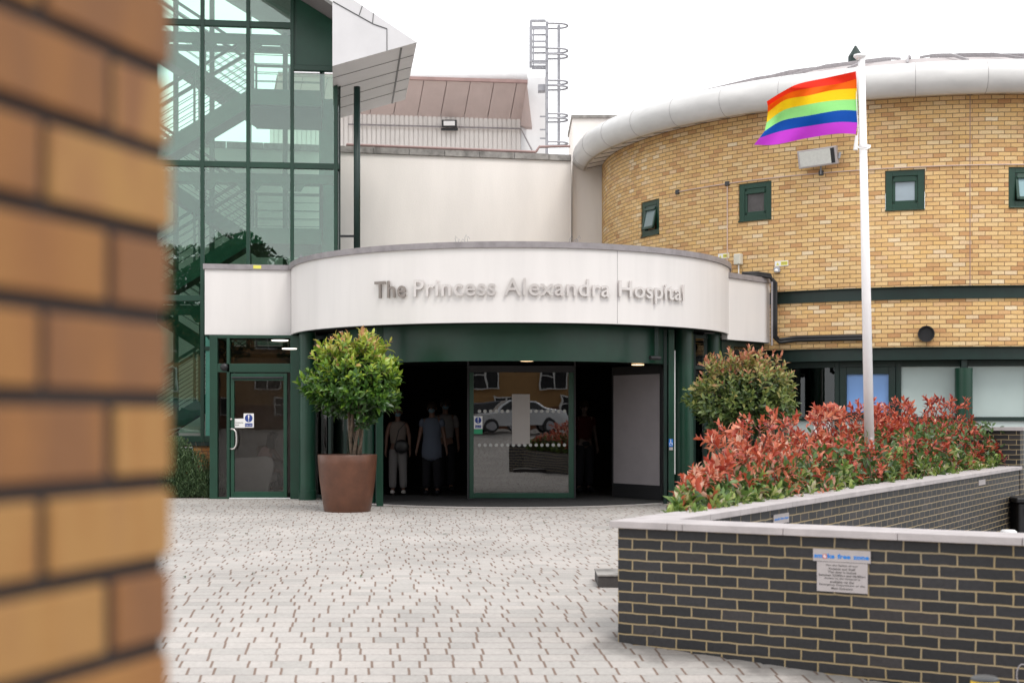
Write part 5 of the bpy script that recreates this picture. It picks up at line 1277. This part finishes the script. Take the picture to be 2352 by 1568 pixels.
# ================================================================== PEOPLE
M['skin'] = pmat('skin', (.12, .06, .04), .55); M['skin_dk'] = pmat('skin_dark', (.05, .028, .02), .55)
M['hair_dk'] = pmat('hair_dark', (.02, .013, .009), .6, spec=.08); M['hair_br'] = pmat('hair_brown', (.08, .04, .02), .6)
M['cl_white'] = pmat('white_cloth', (.17, .16, .16), .9, spec=.08); M['cl_cream'] = pmat('cream_cloth', (.15, .125, .11), .9, spec=.08); M['cl_blue'] = pmat('blue_grey_uniform', (.085, .10, .135), .9, spec=.08)
M['cl_black'] = pmat('black_cloth', (.015, .015, .018), .9, spec=.08); M['cl_red'] = pmat('red_cloth', (.035, .006, .006), .9, spec=.08); M['cl_pink'] = pmat('pink_cloth', (.34, .20, .18), .9)
M['mask'] = pmat('face_mask', (.08, .13, .16), .8); M['shoe'] = pmat('pale_shoe', (.5, .47, .45), .7); M['eye'] = pmat('eye', (.02, .015, .012), .2)
def person(name, label, loc, rz, height=1.7, skin='skin', hair='hair_dk', long_hair=False, pose=None, clothes=(), mask=True, shoes='shoe', group='people inside the entrance'):
    """body = one skin-modifier surface; front faces local -Y"""
    k = height / 1.72; J = dict(pelvis=(0, 0, .95), waist=(0, .005, 1.10), chest=(0, 0, 1.29), base=(0, .01, 1.44), neck=(0, .0, 1.50), jaw=(0, -.02, 1.56), face=(0, -.008, 1.62), crown=(0, .005, 1.675),
        shL=(.165, .01, 1.405), elL=(.225, .02, 1.13), wrL=(.235, -.05, .90), shR=(-.165, .01, 1.405), elR=(-.225, .02, 1.13), wrR=(-.235, -.05, .90),
        hiL=(.085, 0, .88), knL=(.10, -.015, .50), anL=(.105, .02, .085), toL=(.115, -.13, .03), hiR=(-.085, 0, .88), knR=(-.10, -.015, .50), anR=(-.105, .02, .085), toR=(-.115, -.13, .03))
    J.update(pose or {}); J = {a: Vector(b) * k for a, b in J.items()}
    Rr = dict(pelvis=.125, waist=.105, chest=.125, base=.06, neck=.05, jaw=.062, face=.082, crown=.075, shL=.058, elL=.040, wrL=.026, shR=.058, elR=.040, wrR=.026, hiL=.088, knL=.055, anL=.038, toL=.034, hiR=.088, knR=.055, anR=.038, toR=.034)
    E = [('pelvis', 'waist'), ('waist', 'chest'), ('chest', 'base'), ('base', 'neck'), ('neck', 'jaw'), ('jaw', 'face'), ('face', 'crown'), ('chest', 'shL'), ('shL', 'elL'), ('elL', 'wrL'), ('chest', 'shR'), ('shR', 'elR'), ('elR', 'wrR'),
         ('pelvis', 'hiL'), ('hiL', 'knL'), ('knL', 'anL'), ('anL', 'toL'), ('pelvis', 'hiR'), ('hiR', 'knR'), ('knR', 'anR'), ('anR', 'toR')]
    ns = list(J); vs = [J[n_] for n_ in ns]; rad = [Rr[n_] * k for n_ in ns]; ed = [(ns.index(a), ns.index(b)) for a, b in E]
    for s_, sg_ in (('L', 1), ('R', -1)):
        wr = J['wr' + s_]; el = J['el' + s_]; dr = (wr - el).normalized(); fw = Vector((0, -1, 0)); fw = (fw - dr * fw.dot(dr)).normalized(); inn = dr.cross(fw) * sg_
        palm = wr + dr * .075 * k; i0 = len(vs); vs.append(palm); rad.append(.030 * k); ed.append((ns.index('wr' + s_), i0))
        for f_, ln in zip((-.030, -.010, .010, .030), (.062, .075, .080, .068)):
            b0 = palm + dr * .02 * k + fw * f_ * k; b1 = b0 + dr * ln * .5 * k; b2 = b1 + dr * ln * .42 * k + inn * .02 * k
            i1 = len(vs); vs += [b1, b2]; rad += [.0095 * k, .008 * k]; ed += [(i0, i1), (i1, i1 + 1)]
        th = wr + dr * .035 * k - fw * -.035 * k; i1 = len(vs); vs += [th, th + (dr * .045 + inn * .012) * k]; rad += [.012 * k, .009 * k]; ed += [(i0, i1), (i1, i1 + 1)]
    me = bpy.data.meshes.new('body'); me.from_pydata([tuple(v) for v in vs], ed, [])
    root = thing(name, label, 'person', loc, rz, group); o = bpy.data.objects.new('body', me); C.objects.link(o); o.parent = root; me.materials.append(M[skin])
    sk = o.modifiers.new('skin', 'SKIN'); sk.use_smooth_shade = True
    for i, r in enumerate(rad): me.skin_vertices[0].data[i].radius = (r, r)
    me.skin_vertices[0].data[0].use_root = True
    sd_ = o.modifiers.new('sub', 'SUBSURF'); sd_.levels = 1; sd_.render_levels = 1
    fc = J['face']
    def loc_build(mb, nm, mt, **kw): return mb.build(nm, M[mt], root, world=False, smooth=True, **kw)
    nose = MB().ell((fc.x, fc.y - .088 * k, fc.z - .012 * k), (.014 * k, .02 * k, .024 * k), 10, 6); loc_build(nose, 'nose', skin)
    for sg_ in (-1, 1):
        loc_build(MB().ell((fc.x + sg_ * .032 * k, fc.y - .078 * k, fc.z + .018 * k), (.013 * k, .009 * k, .008 * k), 8, 6), 'eye', 'eye')
        loc_build(MB().ell((fc.x + sg_ * .083 * k, fc.y + .005, fc.z), (.010 * k, .020 * k, .030 * k), 8, 6), 'ear', skin)
    hb = MB().ell((fc.x, fc.y + .022 * k, fc.z + .030 * k), (.098 * k, .100 * k, .098 * k), 18, 12)
    if long_hair: hb.ell((fc.x, fc.y + .07 * k, fc.z - .10 * k), (.10 * k, .055 * k, .19 * k), 14, 10)
    loc_build(hb, 'hair', hair)
    if mask: loc_build(MB().ell((fc.x, fc.y - .052 * k, fc.z - .042 * k), (.062 * k, .052 * k, .046 * k), 14, 8), 'face_mask', 'mask')
    else: loc_build(MB().ell((fc.x, fc.y - .082 * k, fc.z - .05 * k), (.022 * k, .010 * k, .006 * k), 8, 6), 'mouth', 'cl_pink')
    for (nm, mt, chains) in clothes:
        mb = MB()
        for ch in chains:      # list of (joint or point, radius x, radius y)
            prof = []
            for (c, rx, ry) in ch:
                c = J[c] if isinstance(c, str) else Vector(c) * k; prof.append((c, rx * k, ry * k))
            n_ = 16; base = len(mb.v)
            for i, (c, rx, ry) in enumerate(prof):
                t_ = (prof[min(i + 1, len(prof) - 1)][0] - prof[max(i - 1, 0)][0]).normalized(); sx = Vector((0, 1, 0)).cross(t_).normalized(); sy = t_.cross(sx)
                for j in range(n_): an = 2 * math.pi * j / n_; mb.v.append(tuple(c + sx * rx * math.cos(an) + sy * ry * math.sin(an)))
            for i in range(len(prof) - 1):
                for j in range(n_): a0 = base + i * n_ + j; a1 = base + i * n_ + (j + 1) % n_; mb.f.append((a0, a1, a1 + n_, a0 + n_))
            mb.f.append(tuple(base + j for j in range(n_))); mb.f.append(tuple(base + (len(prof) - 1) * n_ + j for j in range(n_)))
        o = mb.build(nm, M[mt], root, world=False, smooth=True); ss_ = o.modifiers.new('sub', 'SUBSURF'); ss_.levels = 1; ss_.render_levels = 1
    for s_ in ('L', 'R'):
        a_ = J['an' + s_]; t_ = J['to' + s_]; q = MB().ell(((a_.x + t_.x) / 2, (a_.y + t_.y) / 2, (a_.z + t_.z) / 2 - .005), (.048 * k, .135 * k, .045 * k), 12, 8); loc_build(q, 'shoe', shoes)
    return root
TOP = [('pelvis', .165, .12), ('waist', .15, .115), ('chest', .18, .13), ((0, .01, 1.41), .165, .10), ((0, .01, 1.46), .075, .065)]
SL = lambda s, f=.55: [((.13 * s, .01, 1.405), .07, .07), ((.185 * s, .012, 1.37), .07, .07), ((.165 * s + .06 * s * f, .01 + .01 * f, 1.405 - .275 * f), .062, .062)]
TR = lambda s: [((.075 * s, 0, .93), .11, .12), ((.09 * s, 0, .75), .10, .105), ((.10 * s, -.012, .50), .082, .085), ((.105 * s, .01, .20), .078, .08), ((.105 * s, .01, .12), .078, .08)]
person('person', 'woman in cream sleeveless top and white trousers wearing a blue mask, just inside', (xat(914, 26.4), 26.4, .012), R_(4), 1.64, hair='hair_br', clothes=[('top', 'cl_cream', [TOP]), ('trousers', 'cl_white', [TR(1), TR(-1), [((0, 0, .85), .15, .12), ((0, 0, 1.0), .155, .12)]])])
bg_ = thing('shoulder_bag', 'small black bag held by the woman in white trousers', 'bag', (xat(921, 26.2), 26.2, .98)); b0 = Vector((xat(922, 26.2), 26.2, .92))
MB().ell(tuple(b0), (.14, .05, .13), 16, 10).build('bag_body', M['black'], bg_, smooth=True); MB().tube([b0 + Vector((-.1, 0, .1)), b0 + Vector((-.05, 0, .3)), b0 + Vector((.08, .02, .45))], .01, 6).build('strap', M['black'], bg_)
DR_ = [((0, 0, .62), .205, .16), ((0, 0, .80), .20, .15), ('pelvis', .19, .14), ('waist', .155, .12), ('chest', .19, .135), ((0, .01, 1.41), .17, .10), ((0, .01, 1.46), .08, .065)]
person('person', 'nurse in blue-grey tunic dress over black leggings walking out of the entrance', (xat(992, 26.2), 26.2, .012), R_(-3), 1.72, clothes=[('dress', 'cl_blue', [DR_, SL(1), SL(-1)]), ('leggings', 'cl_black', [TR(1), TR(-1)])], mask=True, shoes='cl_black', pose=dict(wrR=(-.27, -.03, .90), wrL=(.27, -.03, .90)))
person('person', 'man in white shirt half hidden behind the nurse', (xat(1023, 27.4), 27.4, .012), R_(8), 1.80, clothes=[('shirt', 'cl_white', [TOP, SL(1, .9), SL(-1, .9)]), ('trousers', 'cl_black', [TR(1), TR(-1)])], shoes='cl_black')
person('person', 'person in dark red top and dark trousers in the shadow right of the glass door', (xat(1342, 27.2), 27.2, .012), R_(20), 1.76, mask=False, skin='skin_dk', clothes=[('top', 'cl_red', [TOP, SL(1, .6), SL(-1, .6)]), ('trousers', 'cl_black', [TR(1), TR(-1), [((0, 0, .85), .15, .12), ((0, 0, 1.0), .155, .12)]])], shoes='cl_black')
sf = thing('waiting_chair', 'pale grey curved waiting chair seen from behind through the left glass door', 'chair', (xat(583, 26.2), 26.2, 0))
def fz(x, y, h): return Vector((x, 26.05 + h, y))
x0, x1 = xat(532, 26.1), xat(630, 26.1); z1 = zat(1047, 26.1)
MB().prism([(x0, .02), (x1 - .12, .02), (x1 - .02, .45), (x1, z1 - .15), (x1 - .04, z1 - .04), (x1 - .14, z1), (x0, z1 - .03)], 0, .1, fz).build('backrest', M['sofa'], sf, bevel=.03)
MB().box((x0, 26.16, .25), (x1 - .05, 26.75, .42)).build('seat', M['sofa'], sf, bevel=.04)
person('person', 'woman with long dark hair seated on the grey chair, leaning to the right', (xat(598, 26.55), 26.55, -.10), R_(150), 1.66, hair='hair_dk', long_hair=True, mask=False,
       pose=dict(pelvis=(0, .0, .56), waist=(-.03, -.02, .72), chest=(-.08, -.06, .92), base=(-.13, -.10, 1.05), neck=(-.15, -.12, 1.10), jaw=(-.17, -.15, 1.15), face=(-.19, -.15, 1.21), crown=(-.19, -.13, 1.265),
                 shL=(.07, -.05, 1.02), elL=(.06, -.22, .82), wrL=(-.1, -.36, .78), shR=(-.25, -.08, 1.0), elR=(-.28, -.25, .80), wrR=(-.2, -.40, .76), hiL=(.09, -.05, .54), knL=(.12, -.45, .56), anL=(.12, -.48, .19), toL=(.12, -.62, .14), hiR=(-.09, -.05, .54), knR=(-.12, -.45, .56), anR=(-.12, -.48, .19), toR=(-.12, -.62, .14)),
       clothes=[('top', 'cl_pink', [[('pelvis', .17, .13), ('waist', .15, .12), ('chest', .17, .12), ('base', .12, .09)]]), ('trousers', 'cl_black', [[('hiL', .1, .1), ('knL', .075, .075), ('anL', .06, .06)], [('hiR', .1, .1), ('knR', .075, .075), ('anR', .06, .06)]])])

# ================================================================== BEHIND THE CAMERA (seen mirrored in the glass)
ob = thing('orange_building', 'tan rendered building with white framed windows across the car park, mirrored in the glass', 'building', (0, -34, .8))
MB().box((-30, -40, .5), (30, -34, 8)).build('wall', pmat('tan_render', (.42, .24, .10), .9, var=.08), ob)
MB().box((-30.3, -40.3, 8.002), (30.3, -33.6, 8.4)).build('roof', M['dgrey'], ob)
MB().box((-30, -33.99, .5), (30, -33.9, 2.2)).build('brick_base', pmat('base_brick', (.20, .09, .05), .9, var=.2), ob)
for k in range(14):
    for z0 in (1.6, 3.15, 5.6):
        X = -27 + k * 4.1 + (1.2 if z0 < 2 else 0); h_ = 1.1 if z0 < 2 else 1.3
        wf = MB()
        for (a, b, c, d_) in ((-.8, -.72, 0, h_), (.72, .8, 0, h_), (-.72, .72, 0, .07), (-.72, .72, h_ - .07, h_), (-.04, .04, .07, h_ - .07), (-.72, -.04, h_ * .6, h_ * .6 + .05)): wf.box((X + a, -33.88, z0 + c), (X + b, -33.78, z0 + d_))
        w_ = wf.build('window', M['white'], ob); MB().box((X - .72, -33.86, z0 + .07), (X + .72, -33.85, z0 + h_ - .07)).build('pane', M['black'], w_)
def car(loc, rz, col, label):
    t_ = thing('parked_car', label, 'car', loc, rz, 'cars parked behind the camera')
    prof = [(-2.1, .35), (-2.15, .65), (-1.95, .88), (-1.15, .98), (-.55, 1.42), (.75, 1.46), (1.55, 1.05), (2.05, .98), (2.15, .6), (2.1, .33)]
    sec = MB()
    for (yv, sc) in ((-.84, .0), (-.80, .04), (.80, .04), (.84, .0)):
        pass
    q = MB(); n_ = len(prof)
    for yv, k in ((-.86, .93), (-.80, 1), (.80, 1), (.86, .93)):
        for x, z in prof: q.v.append((x * (k if z > .9 else 1), yv * (.80 if z > 1.2 else 1), z))
    for i in range(3):
        for j in range(n_): a = i * n_ + j; b = i * n_ + (j + 1) % n_; q.f.append((a, b, b + n_, a + n_))
    q.f.append(tuple(range(n_))); q.f.append(tuple(range(3 * n_, 4 * n_)))
    q.build('body', pmat('car_paint', col, .2, metal=.3), t_, world=False, bevel=.03)
    for sg_ in (-1, 1): MB().prism([(-1.0, 1.0), (-.5, 1.36), (.7, 1.39), (1.3, 1.03)], 0, .01, lambda x, z, h, sg_=sg_: (x, sg_ * (.875 - (z - 1) * .42 + h), z)).build('side_window', M['black'], t_, world=False)
    for x in (-1.35, 1.35):
        for sg_ in (-1, 1):
            wM = Matrix.Translation((x, sg_ * .80, .33)) @ Matrix.Rotation(R_(90), 4, 'X')
            wh = MB().lathe([(.001, -.1), (.30, -.1), (.33, -.06), (.33, .06), (.30, .1), (.001, .1)], (0, 0, 0), 20, M=wM).build('wheel', M['black'], t_, world=False)
            MB().lathe([(.001, -.11), (.20, -.112)], (0, 0, 0), 14, M=wM).build('rim', M['galv'], wh, world=False); MB().lathe([(.001, .11), (.20, .112)], (0, 0, 0), 14, M=wM).build('rim', M['galv'], wh, world=False)
    for sg_ in (-1, 1): MB().ell((-2.08, sg_ * .62, .72), (.08, .16, .08), 10, 6).build('headlight', M['white'], t_, world=False)
    return t_
gz0 = ground_z(0, -15)
for (x, y, r, col, lab) in ((-5.6, -15, 92, (.03, .035, .05), 'dark grey parked car behind the camera, furthest left in the mirror image'), (-2.3, -15.4, 12, (.05, .055, .06), 'black parked car behind the camera, mirrored beside the keep clear sign'),
                            (2.4, -13.5, -8, (.55, .56, .58), 'silver parked car behind the camera, mirrored right of the paper notice'), (6.8, -15, 85, (.03, .05, .12), 'dark blue parked car behind the camera, right of the silver one'), (1.2, -19, 4, (.10, .10, .11), 'grey parked car in the second row behind the camera')):
    car((x, y, gz0), R_(r), col, lab)
def big_tree(x, y, h, cw, seed, label):
    global rng; keep = rng; rng = np.random.default_rng(seed); z0 = ground_z(x, y)
    t_ = thing('tree', label, 'tree', (x, y, z0), group='trees behind the camera'); n = 13000; nc = 30
    cc = np.stack([rng.normal(0, cw * .42, nc), rng.normal(0, cw * .35, nc), rng.uniform(.42, .93, nc) * h], 1); cc[:, :2] *= (1.15 - np.abs(cc[:, 2] / h - .6) * 1.6)[:, None]
    ci = rng.integers(0, nc, n); v = rng.normal(0, 1, (n, 3)); v /= np.linalg.norm(v, axis=1)[:, None]; P = cc[ci] + v * (cw * .24 * (.6 + .5 * rng.random(n)))[:, None] * [1, 1, .7] + [x, y, z0]
    leaves_mesh('crown', P, v + rng.normal(0, .6, (n, 3)), rng.normal(0, 1, (n, 3)), np.full(n, .24), np.full(n, .13), rng.random(n), M['leaf_dark'], t_)
    tk = MB().tube([(x, y, z0), (x + .1, y, z0 + h * .3), (x, y, z0 + h * .75)], [.28, .22, .07], 10)
    for k in range(7): c = cc[k]; tk.tube([(x, y, z0 + h * (.3 + .05 * k)), (x + c[0] * .6, y + c[1] * .6, z0 + c[2] * .9), (x + c[0], y + c[1], z0 + c[2])], [.12, .08, .03], 7)
    tk.build('trunk', M['bark'], t_, fix=False); rng = keep
for a in ((-8.5, -21, 9.6, 5.0, 5, 'tall dark tree behind the camera, mirrored in the second bay of the stair tower'), (-3.8, -23, 10.6, 4.4, 6, 'tallest dark tree behind the camera, mirrored in the third bay of the stair tower'),
          (-15, -20, 10.5, 6, 7, 'broad dark tree behind the camera, far to the left in the mirror image'), (-21, 15.0, 14, 9, 10, 'dark tree beyond the left edge of the forecourt, mirrored in the first metal letters'), (9, -24, 11, 5.5, 8, 'dark tree behind the camera, right of the parked cars'), (16.5, -22, 10, 6, 9, 'spreading dark tree behind the camera, far to the right')): big_tree(*a)  # unseen tree left of the forecourt is added to darken the first letters
